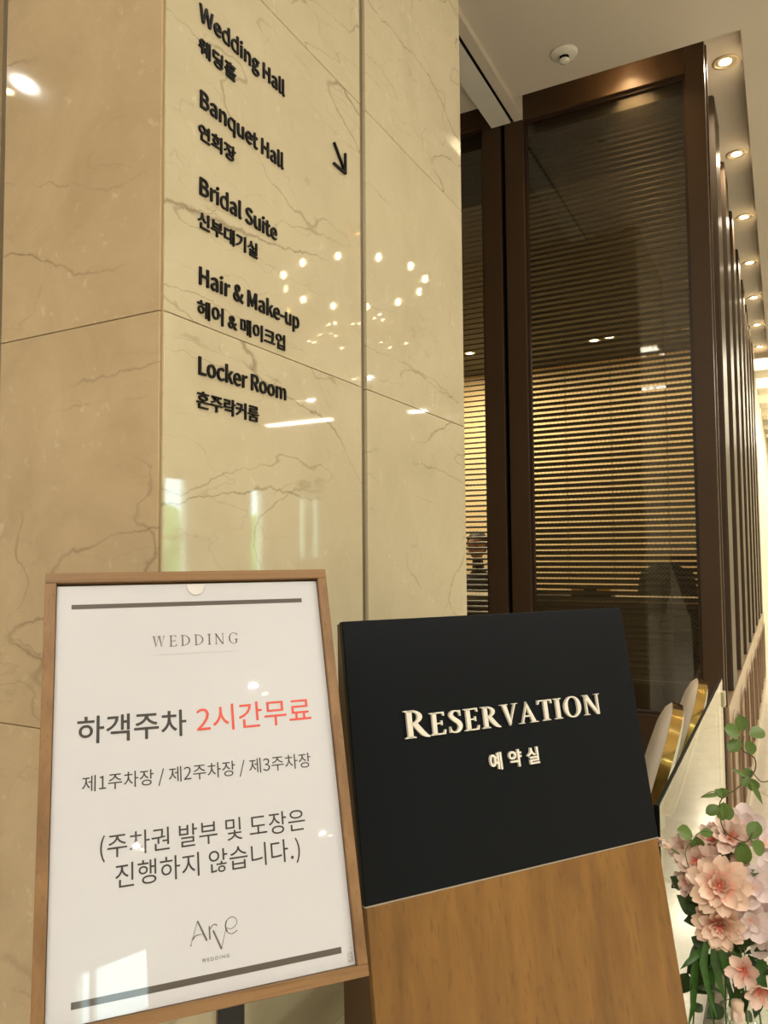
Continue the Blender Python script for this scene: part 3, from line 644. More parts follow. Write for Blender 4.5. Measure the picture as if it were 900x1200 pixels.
# ------------------------------------------------------------------ lettering
GLYPHS = {
    '&': (238, '91,-5 119,-1 143,9 165,25 185,12 205,2 224,-5 232,22 217,27 201,36 184,47 203,75 218,105 229,138 199,138 190,110 178,85 163,63 139,84 117,109 98,135 126,156 147,181 156,211 150,237 133,255 105,261 74,253 54,232 47,201 49,182 54,162 63,141 38,121 20,97 13,67 23,30 50,5|144,42 128,31 112,24 95,21 69,27 51,43 44,68 48,87 60,103 76,118 96,91 119,65|86,156 80,172 75,187 74,201 78,220 89,234 106,239 120,235 127,224 130,210 124,189 108,172'),
    '(': (118, '84,-69 103,-60 78,-7 64,50 59,109 64,168 78,225 103,277 84,286 56,232 38,174 32,109 38,44 56,-15'),
    ')': (118, '35,-69 62,-15 80,44 86,109 80,174 62,232 35,286 15,277 40,225 55,168 60,109 55,50 40,-7 15,-60'),
    '-': (121, '16,86 106,86 106,110 16,110'),
    '.': (97, '49,-5 60,-1 69,7 72,20 69,32 60,41 49,44 37,41 29,32 26,20 29,7 37,-1'),
    '/': (137, '4,-63 27,-63 132,278 109,278'),
    '1': (194, '31,0 172,0 172,27 120,27 120,257 96,257 81,249 63,243 42,238 42,218 88,218 88,27 31,27'),
    '2': (194, '15,0 177,0 177,28 106,28 64,25 117,81 152,134 165,186 155,226 129,252 90,261 60,257 36,244 14,224 33,206 48,221 66,231 86,235 112,229 128,211 133,185 120,138 82,83 15,19'),
    '3': (194, '92,-5 134,4 163,29 175,69 167,100 148,121 120,134 120,136 144,149 160,169 166,197 156,232 130,254 91,261 64,257 40,246 20,231 37,210 53,223 70,232 90,235 113,230 128,216 133,195 127,170 104,152 62,146 62,121 109,115 135,97 142,70 135,44 117,28 90,22 64,26 43,37 27,51 10,31 30,13 57,0'),
    'B': (230, '35,0 117,0 168,8 202,33 214,75 208,105 189,126 162,137 162,138 183,150 195,170 200,194 188,230 157,250 111,257 35,257|68,148 68,231 107,231 141,227 161,214 168,190 161,167 141,153 106,148|68,26 68,123 112,123 151,118 174,102 182,76 174,48 150,31 112,26'),
    'H': (255, '35,0 68,0 68,121 187,121 187,0 220,0 220,257 187,257 187,149 68,149 68,257 35,257'),
    'L': (190, '35,0 180,0 180,28 68,28 68,257 35,257'),
    'M': (284, '35,0 64,0 64,142 60,218 62,218 82,159 131,26 153,26 201,159 222,218 223,218 219,142 219,0 249,0 249,257 210,257 161,119 143,66 142,66 123,119 74,257 35,257'),
    'R': (222, '68,135 68,230 111,230 145,226 166,212 173,185 166,157 145,140 111,135|176,0 213,0 147,112 178,126 198,150 205,185 194,227 162,250 116,257 35,257 35,0 68,0 68,109 114,109'),
    'S': (209, '106,-5 153,5 183,31 194,68 187,100 168,122 141,137 104,153 84,162 68,175 62,196 68,215 84,228 110,233 132,230 151,222 168,209 185,230 164,246 139,257 110,261 68,252 39,228 29,193 37,162 57,141 81,127 118,111 140,101 155,87 161,65 154,44 136,29 107,24 81,28 57,39 36,56 17,33 42,13 72,0'),
    'W': (307, '63,0 102,0 140,155 153,213 154,213 167,155 206,0 245,0 298,257 267,257 239,117 225,34 223,34 205,117 169,257 140,257 104,117 86,34 85,34 69,117 42,257 9,257'),
    'a': (197, '76,-5 99,-1 120,9 139,23 140,23 143,0 169,0 169,117 162,158 141,185 103,195 74,191 49,182 29,170 41,148 58,158 77,165 98,168 122,161 134,144 137,120 71,107 33,84 21,49 28,20 47,2|85,21 68,24 56,34 51,51 59,73 87,89 137,99 137,46 120,32 103,24'),
    'c': (179, '107,-5 129,-2 150,7 169,19 155,41 142,31 127,25 110,22 79,31 59,57 51,95 59,133 80,159 111,168 125,166 137,160 149,152 165,173 150,184 132,192 110,195 64,183 31,149 18,95 30,41 62,7'),
    'd': (217, '97,-5 119,-1 138,9 155,22 156,22 159,0 185,0 185,279 153,279 153,206 154,173 138,185 121,192 101,195 60,183 30,148 19,95 28,41 55,7|104,22 76,31 58,56 51,95 59,133 79,159 106,168 122,166 137,160 153,148 153,48 137,34 121,25'),
    'e': (194, '109,-5 133,-2 154,5 172,15 160,36 146,28 130,23 113,21 81,29 59,52 50,88 178,88 179,106 170,153 145,184 103,195 62,183 31,148 18,95 31,41 63,7|49,110 59,142 79,163 104,169 129,163 146,143 151,110'),
    'g': (197, '96,-88 147,-78 181,-54 193,-22 185,4 163,19 126,23 89,23 69,26 59,33 56,44 57,53 62,61 68,67 96,60 131,68 156,91 166,126 164,142 158,155 150,166 189,166 189,190 123,190 96,195 61,187 35,163 25,127 29,106 38,89 50,76 50,75 40,66 32,54 29,39 31,26 37,15 46,8 46,6 31,-6 21,-21 18,-37 28,-64 55,-82|96,82 76,87 61,103 56,127 61,151 76,166 96,172 117,166 131,151 137,127 131,103 116,87|101,-65 71,-61 52,-50 46,-32 48,-21 54,-10 65,0 90,-3 123,-3 144,-5 157,-13 161,-27 154,-46 133,-60'),
    'i': (96, '32,0 64,0 64,190 32,190|48,229 59,232 67,239 70,251 67,262 59,269 48,271 37,269 30,262 27,251 30,239 37,232'),
    'k': (193, '32,0 64,0 64,50 99,92 155,0 190,0 118,113 181,190 146,190 65,90 64,90 64,279 32,279'),
    'l': (99, '66,-5 84,-2 80,23 73,22 64,36 64,279 32,279 32,38 36,15 47,0'),
    'm': (324, '32,0 64,0 64,138 81,154 97,164 112,167 132,162 144,145 147,116 147,0 179,0 179,138 196,154 212,164 227,167 247,162 259,145 263,116 263,0 294,0 294,120 288,161 269,186 237,195 215,190 194,178 174,159 164,178 146,191 121,195 100,191 80,179 62,162 62,162 58,190 32,190'),
    'n': (214, '32,0 64,0 64,138 82,154 98,164 116,167 137,162 149,145 152,116 152,0 184,0 184,120 178,161 159,186 126,195 102,191 81,179 62,162 62,162 58,190 32,190'),
    'o': (212, '106,-5 150,7 182,41 194,95 182,149 150,183 106,195 63,183 31,149 18,95 31,41 63,7|106,22 77,31 58,57 51,95 58,133 77,159 106,168 135,159 154,133 161,95 154,57 135,31'),
    'p': (217, '32,-80 64,-80 64,-16 63,18 81,5 98,-2 116,-5 157,8 187,42 199,98 190,149 164,183 123,195 101,191 81,181 62,168 62,168 58,190 32,190|111,22 97,24 81,30 64,42 64,142 82,156 99,165 115,168 144,159 160,135 165,98 158,57 139,31'),
    'q': (217, '153,-80 185,-80 185,190 159,190 156,172 155,172 139,185 121,192 101,195 60,183 30,148 19,95 28,41 55,7 97,-5 118,-1 138,8 154,22 153,-13|104,22 76,31 58,56 51,95 59,133 79,159 106,168 122,166 137,160 153,148 153,48 137,34 121,25'),
    'r': (136, '32,0 64,0 64,122 79,148 95,162 112,166 131,163 137,191 116,195 96,190 78,176 62,155 62,155 58,190 32,190'),
    't': (132, '92,-5 127,2 121,27 99,21 82,26 72,38 70,58 70,164 121,164 121,190 70,190 70,244 43,244 40,190 9,188 9,164 38,164 38,59 43,25 60,3'),
    'u': (213, '88,-5 112,0 132,12 151,30 152,30 154,0 181,0 181,190 149,190 149,55 132,37 115,26 97,23 77,28 65,45 62,74 62,190 29,190 29,70 36,29 55,4'),
    ' ': (78, ''),
}
FC = bpy.data.curves.new('lettering', 'FONT'); FC.resolution_u = 3
FO = bpy.data.objects.new('lettering_source', FC)
def font_mesh(body, extrude=0.0, offset=0.0, res=3):
    FC.body = body; FC.extrude = extrude; FC.offset = offset; FC.resolution_u = res
    return bpy.data.meshes.new_from_object(FO)
def xmax(body): return max(v.co.x for v in font_mesh(body).vertices)
_adv = {}
def advance(ch):
    if ch not in _adv: _adv[ch] = xmax('|'+ch+'|')-xmax('||')
    return _adv[ch]
def glyph_curve_mesh(ch, extrude, offset):
    c = bpy.data.curves.new('glyph', 'CURVE'); c.dimensions = '2D'; c.fill_mode = 'BOTH'
    c.extrude = extrude; c.offset = offset
    for part in GLYPHS[ch][1].split('|'):
        pts = [tuple(int(q)*0.001 for q in p.split(',')) for p in part.split()]
        s = c.splines.new('POLY'); s.points.add(len(pts)-1); s.use_cyclic_u = True
        for i, p in enumerate(pts): s.points[i].co = (p[0], p[1], 0, 1)
    o = bpy.data.objects.new('glyph', c); me = bpy.data.meshes.new_from_object(o)
    bpy.data.objects.remove(o); return me
def place_mesh(me, mat4, name, mat, parent):
    me.transform(MW[parent.name].inverted() @ mat4); me.materials.clear(); me.materials.append(mat)
    return link_mesh(name, me, mat, parent)
def frame_matrix(o, x, y):               # x right, y up on the surface, z out of it
    z = x.cross(y).normalized()
    m = Matrix((x, y, z)).transposed().to_4x4(); m.translation = o
    return m
# black letters on the pillar's right face: x runs along +Y, up is Z, out is +X
def sign_m(y, z, d): return frame_matrix(V((XP+d, y, z)), V((0, 1, 0)), V((0, 0, 1)))
TH = 0.0016
def wall_latin(body, y0, z, width, label):
    t = thing('wall_lettering', (XP, y0, z), label, 'lettering', 'black direction lettering on the pillar')
    tot = sum(GLYPHS[c][0] for c in body)*0.001
    s = width/tot; sy = 0.0272/0.245; x = 0
    for c in body:
        if c != ' ':
            me = glyph_curve_mesh(c, 0.5, 0.0048)
            place_mesh(me, sign_m(y0, z, TH) @ Matrix.Translation((x*s, 0, 0)) @ Matrix.Diagonal((s, sy, TH*2, 1)), 'letter', M_black_l, t)
        x += GLYPHS[c][0]*0.001
def wall_hangul(body, y0, z, width, label, hgt=0.0265):
    t = thing('wall_lettering', (XP, y0, z), label, 'lettering', 'black direction lettering on the pillar')
    adv = [advance(c)*(0.75 if c in ' ' else 1) for c in body]; s = width/sum(adv); x = 0
    for c, a in zip(body, adv):
        if c != ' ':
            me = font_mesh(c, 0.5, 0.005 if c in '메헤' else 0.011)
            place_mesh(me, sign_m(y0, z+0.0035, TH) @ Matrix.Translation((x*s, 0, 0)) @ Matrix.Diagonal((s, s*0.86, TH*2, 1)), 'letter', M_black_l, t)
        x += a
L5 = [('Wedding Hall', 2.3905, 0.243, '웨딩홀', 2.333, 0.098), ('Banquet Hall', 2.2430, 0.239, '연회장', 2.186, 0.097),
      ('Bridal Suite', 2.0945, 0.218, '신부대기실', 2.037, 0.162), ('Hair & Make-up', 1.9440, 0.292, '헤어 & 메이크업', 1.888, 0.249),
      ('Locker Room', 1.7950, 0.249, '혼주락커룸', 1.738, 0.165)]
for eng, z, wd, kor, z2, wk in L5:
    wall_latin(eng, 0.928, z, wd, 'raised black lettering on the pillar reading %s' % eng)
    wall_hangul(kor, 0.926, z2, wk, 'raised black Korean lettering on the pillar just under the words %s' % eng)
ar = thing('wall_arrow', (XP, 1.37, 2.36), 'thin black arrow on the pillar pointing down to the right', 'arrow sign')
def bar_yz(p, q, wd):
    d = V((q[0]-p[0], q[1]-p[1], 0)).normalized(); n = V((-d.y, d.x, 0))*wd/2
    P, Q = V((*p, 0)), V((*q, 0))
    return [tuple((a)[:2]) for a in (P-n, Q-n, Q+n, P+n)]
amb = MB()
for p, q in (((1.3506, 2.3876), (1.3978, 2.3406)), ((1.3487, 2.3405), (1.4000, 2.3405)), ((1.3978, 2.3852), (1.3978, 2.3385))):
    amb.prism(bar_yz(p, q, 0.0042), frame_matrix(V((XP, 0, 0)), V((0, 1, 0)), V((0, 0, 1))), 0.0005, 0.006)
amb.build('arrow', M_black_l, ar)

# drawn serif capitals: every shape in units of the cap height
def serif_glyph(ch, m, S, H, d0, d1, B=0.0):
    """S stem width, H hairline; returns (MB, advance)"""
    mb = MB(); sh = max(0.035, H*0.55); sv = S*0.5+0.075
    def poly(*p): mb.prism(p, m, d0, d1)
    def stem(x, y0=0, y1=1, s0=True, s1=True, left=True, right=True, S_=None):
        q = S_ or S
        poly((x, y0), (x+q, y0), (x+q, y1), (x, y1))
        e = 0.085
        for yy, sg, on in ((y0, 1, s0), (y1, -1, s1)):
            if not on: continue
            a = x-(e if left else 0); b_ = x+q+(e if right else 0)
            P = [(a, yy), (b_, yy), (b_, yy+sg*sh), (x+q, yy+sg*sh*2.1), (x, yy+sg*sh*2.1), (a, yy+sg*sh)]
            poly(*(P if sg > 0 else P[::-1]))
    def ring(cx, cy, rx, ry, tk, tn, a0=0, a1=360, n=36):
        L_, R_ = [], []
        for i in range(n+1):
            a = math.radians(a0+(a1-a0)*i/n); c, s = math.cos(a), math.sin(a)
            t_ = tn+(tk-tn)*abs(c)**1.5
            L_.append((cx+rx*c, cy+ry*s)); R_.append((cx+(rx-t_)*c, cy+(ry-(tn+(tk-tn)*abs(c)**1.5*0.35))*s))
        mb.ribbon(L_, R_, m, d0, d1)
    def path(pts, w_, n=28):
        P, Wd = [], []
        for i in range(n+1):
            t = i/n*(len(pts)-1); k = min(int(t), len(pts)-2); f = t-k
            p0, p1, p2, p3 = pts[max(k-1, 0)], pts[k], pts[k+1], pts[min(k+2, len(pts)-1)]
            P.append(tuple(0.5*((2*b)+(-a+c)*f+(2*a-5*b+4*c-d)*f*f+(-a+3*b-3*c+d)*f**3) for a, b, c, d in zip(p0, p1, p2, p3)))
            Wd.append(w_[k]*(1-f)+w_[k+1]*f)
        L_, R_ = [], []
        for i in range(n+1):
            a, b = P[max(i-1, 0)], P[min(i+1, n)]; dx, dy = b[0]-a[0], b[1]-a[1]; l_ = math.hypot(dx, dy) or 1
            L_.append((P[i][0]-dy/l_*Wd[i]/2, P[i][1]+dx/l_*Wd[i]/2)); R_.append((P[i][0]+dy/l_*Wd[i]/2, P[i][1]-dx/l_*Wd[i]/2))
        mb.ribbon(L_, R_, m, d0, d1)
    x = 0.09
    if ch == 'I': stem(x); adv = x+S+0.11
    elif ch == 'E':
        stem(x, right=False); xr = x+S; w_ = 0.47
        poly((xr-0.01, 0), (x+w_, 0), (x+w_+0.03, 0.20), (x+w_-0.02, 0.20), (x+w_-0.07, H), (xr-0.01, H))
        poly((xr-0.01, 1-H), (x+w_-0.08, 1-H), (x+w_-0.04, 0.82), (x+w_, 0.82), (x+w_-0.01, 1), (xr-0.01, 1))
        poly((xr-0.01, 0.5-H/2), (x+w_-0.11, 0.5-H/2), (x+w_-0.11, 0.5+H/2), (xr-0.01, 0.5+H/2))
        poly((x+w_-0.13, 0.40), (x+w_-0.09, 0.40), (x+w_-0.09, 0.62), (x+w_-0.13, 0.62)); adv = x+w_+0.09
    elif ch == 'D':
        stem(x, right=False); ring(x+S*0.4, 0.5, 0.60, 0.5, S, H, -90, 90, 22); poly((x, 0), (x+S*0.5, 0), (x+S*0.5, H), (x, H)); adv = x+S*0.4+0.68
    elif ch == 'R':
        stem(x); ring(x+S*0.7, 0.74, 0.36, 0.26, S*0.95, H, -90, 90, 18)
        poly((x+S*0.72, 0.48), (x+S*0.72, 0.48+H), (x+S-0.02, 0.48+H), (x+S-0.02, 0.48)); poly((x+S*0.5, 1-H), (x+S, 1-H), (x+S, 1), (x+S*0.5, 1))
        path([(x+S+0.07, 0.52), (x+S+0.20, 0.30), (x+S+0.34, 0.10), (x+S+0.50, -0.01)], [S*1.0, S*1.05, S*0.95, H*0.6]); adv = x+S+0.50
    elif ch == 'V':
        poly((0.08, 1), (0.08+S*1.12, 1), (0.42, 0.12), (0.36, -0.01), (0.35, -0.01)); poly((0.36, -0.01), (0.38, 0.16), (0.60, 1), (0.60+H, 1))
        for a, b_ in ((0.0, S+0.17), (0.51, 0.72+H*0.2)): poly((a, 1-sh), (b_, 1-sh), (b_, 1), (a, 1))
        adv = 0.70
    elif ch == 'A':
        poly((0.10, 0), (0.10+H, 0), (0.38, 0.86), (0.36, 1.02), (0.34, 0.86)); poly((0.36, 1.02), (0.33, 0.84), (0.58-S*0.1, 0), (0.58+S, 0))
        poly((0.20, 0.30), (0.52, 0.30), (0.50, 0.30+H), (0.22, 0.30+H))
        for a, b_ in ((0.0, 0.22), (0.49, 0.66+S)): poly((a, 0), (b_, 0), (b_, sh), (a, sh))
        adv = 0.66+S*0.8
    elif ch == 'T':
        stem(0.29, s1=False); poly((0.04, 1-H), (0.62+S*0.1, 1-H), (0.62+S*0.1, 1), (0.04, 1))
        poly((0.02, 0.80), (0.06, 0.80), (0.10, 1-H), (0.04, 1), (0.03, 1)); poly((0.64+S*0.1, 0.80), (0.63+S*0.1, 1), (0.56+S*0.1, 1-H), (0.60+S*0.1, 0.80)); adv = 0.68+S*0.1
    elif ch == 'O': ring(0.43, 0.5, 0.385, 0.52, S*1.05, H, 0, 360, 44); adv = 0.88
    elif ch == 'N':
        poly((0.11, 0), (0.11+H, 0), (0.11+H, 1), (0.11, 1)); poly((0.66, 0), (0.66+H, 0), (0.66+H, 1), (0.66, 1))
        poly((0.05, 1), (0.05+S*1.15, 1), (0.66+H, 0.0), (0.66+H*0.6, -0.02), (0.62, -0.02), (0.11, 0.84))
        poly((0.02, 1-sh), (0.2, 1-sh), (0.2, 1), (0.02, 1)); poly((0.03, 0), (0.20+H, 0), (0.20+H, sh), (0.03, sh)); poly((0.58, 1-sh), (0.75+H, 1-sh), (0.75+H, 1), (0.58, 1)); adv = 0.80+H
    elif ch == 'S':
        path([(0.47, 0.80), (0.42, 0.93), (0.28, 0.975), (0.15, 0.90), (0.13, 0.75), (0.26, 0.58), (0.41, 0.42), (0.45, 0.24), (0.36, 0.07), (0.22, 0.02), (0.10, 0.08), (0.06, 0.23)],
             [H*0.7, H*0.9, H, S*0.8, S, S*1.15, S*1.15, S, S*0.75, H, H*0.9, H*0.7], 44)
        poly((0.455, 0.73), (0.495, 0.73), (0.49, 0.99), (0.46, 0.99)); poly((0.035, 0.02), (0.065, 0.02), (0.08, 0.29), (0.04, 0.29)); adv = 0.57
    elif ch == 'W':
        for o_ in (0, 0.42):
            poly((o_+0.07, 1), (o_+0.07+S*1.1, 1), (o_+0.32, 0.12), (o_+0.28, -0.01)); poly((o_+0.28, -0.01), (o_+0.31, 0.14), (o_+0.50, 1), (o_+0.50+H, 1)) 
        for a, b_ in ((0.0, 0.24), (0.42, 0.66), (0.84, 1.02)): poly((a, 1-sh), (b_, 1-sh), (b_, 1), (a, 1))
        adv = 1.06
    elif ch == 'G':
        ring(0.46, 0.5, 0.40, 0.52, S*1.05, H, 42, 318, 34); stem(0.62, 0.08, 0.42, s0=False); poly((0.735, 0.72), (0.765, 0.72), (0.76, 0.97), (0.73, 0.97)); adv = 0.88
    return mb, adv
def serif_line(body, base, xdir, ydir, cap, width, S, H, d0, d1, mat, parent, name, gap=0.0, first=1.0, single=False):
    total = 0; lay = []
    for i, c in enumerate(body):
        k = first if i == 0 else 1.0
        mb, adv = serif_glyph(c, Matrix(), S, H, 0, 1); mb.bm.free()
        lay.append((c, total, k)); total += adv*k*(1+0)+gap
    total -= gap; sx = width/total
    acc = None
    for c, x, k in lay:
        m = frame_matrix(base+xdir*(x*sx), xdir, ydir) @ Matrix.Diagonal((sx*k, cap*k, 1, 1))
        mb, _ = serif_glyph(c, m, S, H, d0, d1)
        if single:
            if acc is None: acc = mb
            else:
                tmp = bpy.data.meshes.new('t'); mb.bm.to_mesh(tmp); acc.bm.from_mesh(tmp); mb.bm.free(); bpy.data.meshes.remove(tmp)
        else: mb.build(name, mat, parent)
    if single: return acc.build(name, mat, parent)

# ------------------------------------------------------------------ reservation stand
def lean_frame(O, head, lean):
    hd_, ln = math.radians(head), math.radians(lean)
    h = V((math.sin(hd_), math.cos(hd_), 0)); nb = V((-math.cos(hd_), math.sin(hd_), 0))
    u = V((0, 0, 1))*math.cos(ln)+nb*math.sin(ln)
    return V(O), h, u, nb, h.cross(u)
O, h, u, nb, fn = lean_frame((-0.659, 1.0924, 1.3884), 35.33, 11.15)
if fn.dot(EYE-O) < 0: fn = -fn
def on(s, t, d=0): return O+h*s-u*t+fn*d
rs = thing('reservation_stand', (on(0.31, 1.41).x, on(0.31, 1.41).y, 0), 'slanted oak sign stand with a black upper panel reading RESERVATION', 'sign stand')
Wb, Hb = 0.620, 0.4395
def slab(name, s0, s1, t0, t1, d0, d1, mat, parent, bevel=0.0):
    m = frame_matrix(O, h, u)
    sg = 1 if m.col[2].to_3d().dot(fn) > 0 else -1
    return MB().box((s0, -t1, min(d0*sg, d1*sg)), (s1, -t0, max(d0*sg, d1*sg)), m=m, bevel=bevel).build(name, mat, parent)
slab('black_panel', 0, Wb, 0, Hb, -0.013, 0.0, M_ink, rs, 0.0012)['label'] = 'matt black upper sign panel'
slab('steel_seam', 0.0, Wb, Hb, Hb+0.0022, -0.010, -0.0015, M_seam, rs)
tb = (O.z-0.0)/u.z
m_ = frame_matrix(O, h, u)
slab('oak_panel', 0.002, Wb-0.002, Hb+0.0024, tb, -0.014, -0.001, M_oakp, rs, 0.001)
# body: vertical-ish back, so the side grows wider towards the floor
def side_pts():
    top, bot = on(0, 0.004, -0.0135), on(0, tb, -0.0145)
    bt = top+nb*0.012; bb = V((bot.x, bot.y, 0))+nb*0.235
    bot.z = 0
    return top, bt, bb, bot
tp, bt_, bb_, bo_ = side_pts()
for s0, nm in ((0.002, 'side_panel'), (Wb-0.020, 'side_panel')):
    mb = MB(); q = []
    for s_ in (s0, s0+0.018):
        q.append([mb.bm.verts.new(p+h*s_) for p in (tp, bt_, bb_, bo_)])
    mb.bm.faces.new(q[0]); mb.bm.faces.new(q[1][::-1])
    for i in range(4): mb.bm.faces.new((q[0][i], q[0][(i+1) % 4], q[1][(i+1) % 4], q[1][i]))
    mb.build(nm, M_oaks, rs)
mb = MB(); q = [[mb.bm.verts.new(p+h*s_) for p in (bt_-nb*0.008, bt_, bb_, bb_-nb*0.008)] for s_ in (0.021, Wb-0.021)]
mb.bm.faces.new(q[0]); mb.bm.faces.new(q[1][::-1])
for i in range(4): mb.bm.faces.new((q[0][i], q[0][(i+1) % 4], q[1][(i+1) % 4], q[1][i]))
mb.build('back_panel', M_oaks, rs)
sgn = 1 if h.cross(u).dot(fn) > 0 else -1
serif_line('RESERVATION', on(0.0955, 0.2005), h, u, 0.0372, 0.4300, 0.155, 0.062, 0.0008*sgn, 0.0062*sgn, M_ivory, rs, 'letter', gap=0.055, first=1.22)
x = 0.2550
for c in '예약실':
    me = font_mesh(c, 0.5, 0.020); s = 0.0325
    place_mesh(me, frame_matrix(on(x, 0.2690, 0.0030), h, u) @ Matrix.Diagonal((s*0.98, s*0.95, 0.005, 1)), 'letter', M_ivory, rs)
    x += 0.0405

# ------------------------------------------------------------------ parking notice on its easel
O2, h2, u2, nb2, fn2 = lean_frame((-0.8568, 0.6704, 1.4790), 40.564, 19.68)
if fn2.dot(EYE-O2) < 0: fn2 = -fn2
def on2(s, t, d=0): return O2+h2*s-u2*t+fn2*d
ea = thing('notice_stand', (on2(0.19, 1.5).x, on2(0.19, 1.5).y, 0), 'oak-framed white wedding parking notice on a black pole stand, leaning back', 'notice stand')
PW, PH, fw, fd = 0.3825, 0.5310, 0.0135, 0.020
m2 = frame_matrix(O2, h2, u2)
def slab2(name, s0, s1, t0, t1, d0, d1, mat, parent, bevel=0.0):
    return MB().box((s0, -t1, d0), (s1, -t0, d1), m=m2, bevel=bevel).build(name, mat, parent)
if m2.col[2].to_3d().dot(fn2) < 0: raise RuntimeError('flip')
slab2('frame_rail', 0, PW, 0, fw, -fd, 0, M_oak_h, ea, 0.0006)
slab2('frame_rail', 0, PW, PH-fw, PH, -fd, 0, M_oak_h, ea, 0.0006)
slab2('frame_stile', 0, fw, fw, PH-fw, -fd, -0.0001, M_oak, ea, 0.0006)
slab2('frame_stile', PW-fw, PW, fw, PH-fw, -fd, -0.0001, M_oak, ea, 0.0006)
slab2('backing_board', 0.003, PW-0.003, 0.003, PH-0.003, -fd-0.006, -fd-0.0002, M_pole, ea)
po = slab2('poster', fw+0.0005, PW-fw-0.0005, fw+0.0025, PH-fw-0.0005, -0.012, -0.0075, M_paper, ea, 0.0004)
po['label'] = 'glossy white parking notice sheet'
DZ = -0.0072
def prect(s0, s1, t0, t1, mat, name='printed_rule', d=0.00005):
    return slab2(name, s0, s1, t0, t1, DZ-0.0002, DZ+d, mat, ea)
prect(0.0322, 0.3435, 0.0420, 0.0480, M_bar)
prect(0.0400, 0.3520, 0.4900+0.0045, 0.4900+0.0115, M_bar)
prect(0.1335, 0.2480, 0.1141, 0.1147, M_lgrey)
serif_line('WEDDING', on2(0.1328, 0.1038, DZ), h2, u2, 0.0150, 0.1155, 0.105, 0.045, -0.00005, 0.00012, M_grey, ea, 'printed_text', gap=0.26, single=True)
CJK = 2.8560                              # size of the drawn digits against the Korean glyphs
def ptext(body, s0, s1, t, mat, sy=1.0, bold=0.0, dn=0.0):
    """one printed line: baseline starts at (s0, t), ends at s1"""
    bm = bmesh.new(); x = 0
    for c in body:
        if c == ' ': x += 0.22; continue
        if c in GLYPHS:
            me = glyph_curve_mesh(c, 0.0, 0.0); me.transform(Matrix.Translation((x, 0, 0)) @ Matrix.Scale(CJK, 4)); a = GLYPHS[c][0]*0.001*CJK
        else:
            me = font_mesh(c, 0.0, 0.0, 4); me.transform(Matrix.Translation((x, 0, 0))); a = advance(c)
        for q, (dx, dy) in enumerate(((-bold, 0), (bold, 0), (0, bold), (0, -bold)) if bold else ((0, 0),)):
            m_2 = me.copy(); m_2.transform(Matrix.Translation((dx, dy, q*4e-5))); bm.from_mesh(m_2); bpy.data.meshes.remove(m_2)
        x += a
    me = bpy.data.meshes.new('printed_text'); bm.to_mesh(me); bm.free()
    xs = [v.co.x for v in me.vertices]; a, b_ = min(xs), max(xs); s = (s1-s0)/(b_-a)
    base = on2(s0, t, DZ+0.00012)
    hh_ = (h2*(s1-s0)-u2*dn).normalized(); uu_ = fn2.cross(hh_).normalized()
    m = frame_matrix(base, hh_, uu_) @ Matrix.Translation((-a*s, 0, 0)) @ Matrix.Diagonal((s, s*sy, 1, 1))
    return place_mesh(me, m, 'printed_text', mat, ea)
ptext('하객주차', 0.0414, 0.1735, 0.2175, M_print, 1.0, 0.010, 0.001)
ptext('2시간무료', 0.1868, 0.3415, 0.2168, M_red, 1.0, 0.003, -0.001)['label'] = 'red printed words for two hours free'
ptext('제1주차장 / 제2주차장 / 제3주차장', 0.0480, 0.3350, 0.2755, M_print, 1.04, 0.0, 0.0005)
ptext('(주차권 발부 및 도장은', 0.0690, 0.3200, 0.3520, M_print, 1.06, 0.0, 0.0)
ptext('진행하지 않습니다.)', 0.0860, 0.3100, 0.3860, M_print, 1.06, 0.0, 0.0)
# logo of thin strokes
lg = MB(); LM = frame_matrix(on2(0, 0, DZ), h2, u2)
def lstroke(pts, w_, n=14):
    P = [(a, -b_) for a, b_ in pts]; Q = []
    for i in range(n+1):
        t = i/n*(len(P)-1); k = min(int(t), len(P)-2); f = t-k
        p0, p1, p2, p3 = P[max(k-1, 0)], P[k], P[k+1], P[min(k+2, len(P)-1)]
        Q.append(tuple(0.5*((2*b)+(-a+c)*f+(2*a-5*b+4*c-d)*f*f+(-a+3*b-3*c+d)*f**3) for a, b, c, d in zip(p0, p1, p2, p3)))
    L_, R_ = [], []
    for i in range(n+1):
        a, b = Q[max(i-1, 0)], Q[min(i+1, n)]; dx, dy = b[0]-a[0], b[1]-a[1]; l_ = math.hypot(dx, dy) or 1
        ww = w_[0]+(w_[1]-w_[0])*i/n
        L_.append((Q[i][0]-dy/l_*ww/2, Q[i][1]+dx/l_*ww/2)); R_.append((Q[i][0]+dy/l_*ww/2, Q[i][1]-dx/l_*ww/2))
    lg.ribbon(L_, R_, LM, -0.00005, 0.00015)
lstroke([(0.1785, 0.4370), (0.1740, 0.4500), (0.1700, 0.4610)], (0.0005, 0.0005)); lstroke([(0.1785, 0.4370), (0.1835, 0.4480), (0.1885, 0.4595)], (0.0018, 0.0022), 4)
lstroke([(0.1720, 0.4560), (0.1755, 0.4525), (0.1800, 0.4518), (0.1840, 0.4520)], (0.0014, 0.0005)); lstroke([(0.1695, 0.4618), (0.1706, 0.4612)], (0.0018, 0.0018), 3)
lstroke([(0.1920, 0.4448), (0.1922, 0.4590)], (0.0017, 0.0017), 3); lstroke([(0.1925, 0.4490), (0.1955, 0.4448), (0.1995, 0.4440), (0.2010, 0.4458)], (0.0006, 0.0012))
lstroke([(0.1962, 0.4500), (0.2010, 0.4610), (0.2052, 0.4712)], (0.0019, 0.0022), 4); lstroke([(0.2052, 0.4712), (0.2085, 0.4600), (0.2118, 0.4500)], (0.0005, 0.0005), 4)
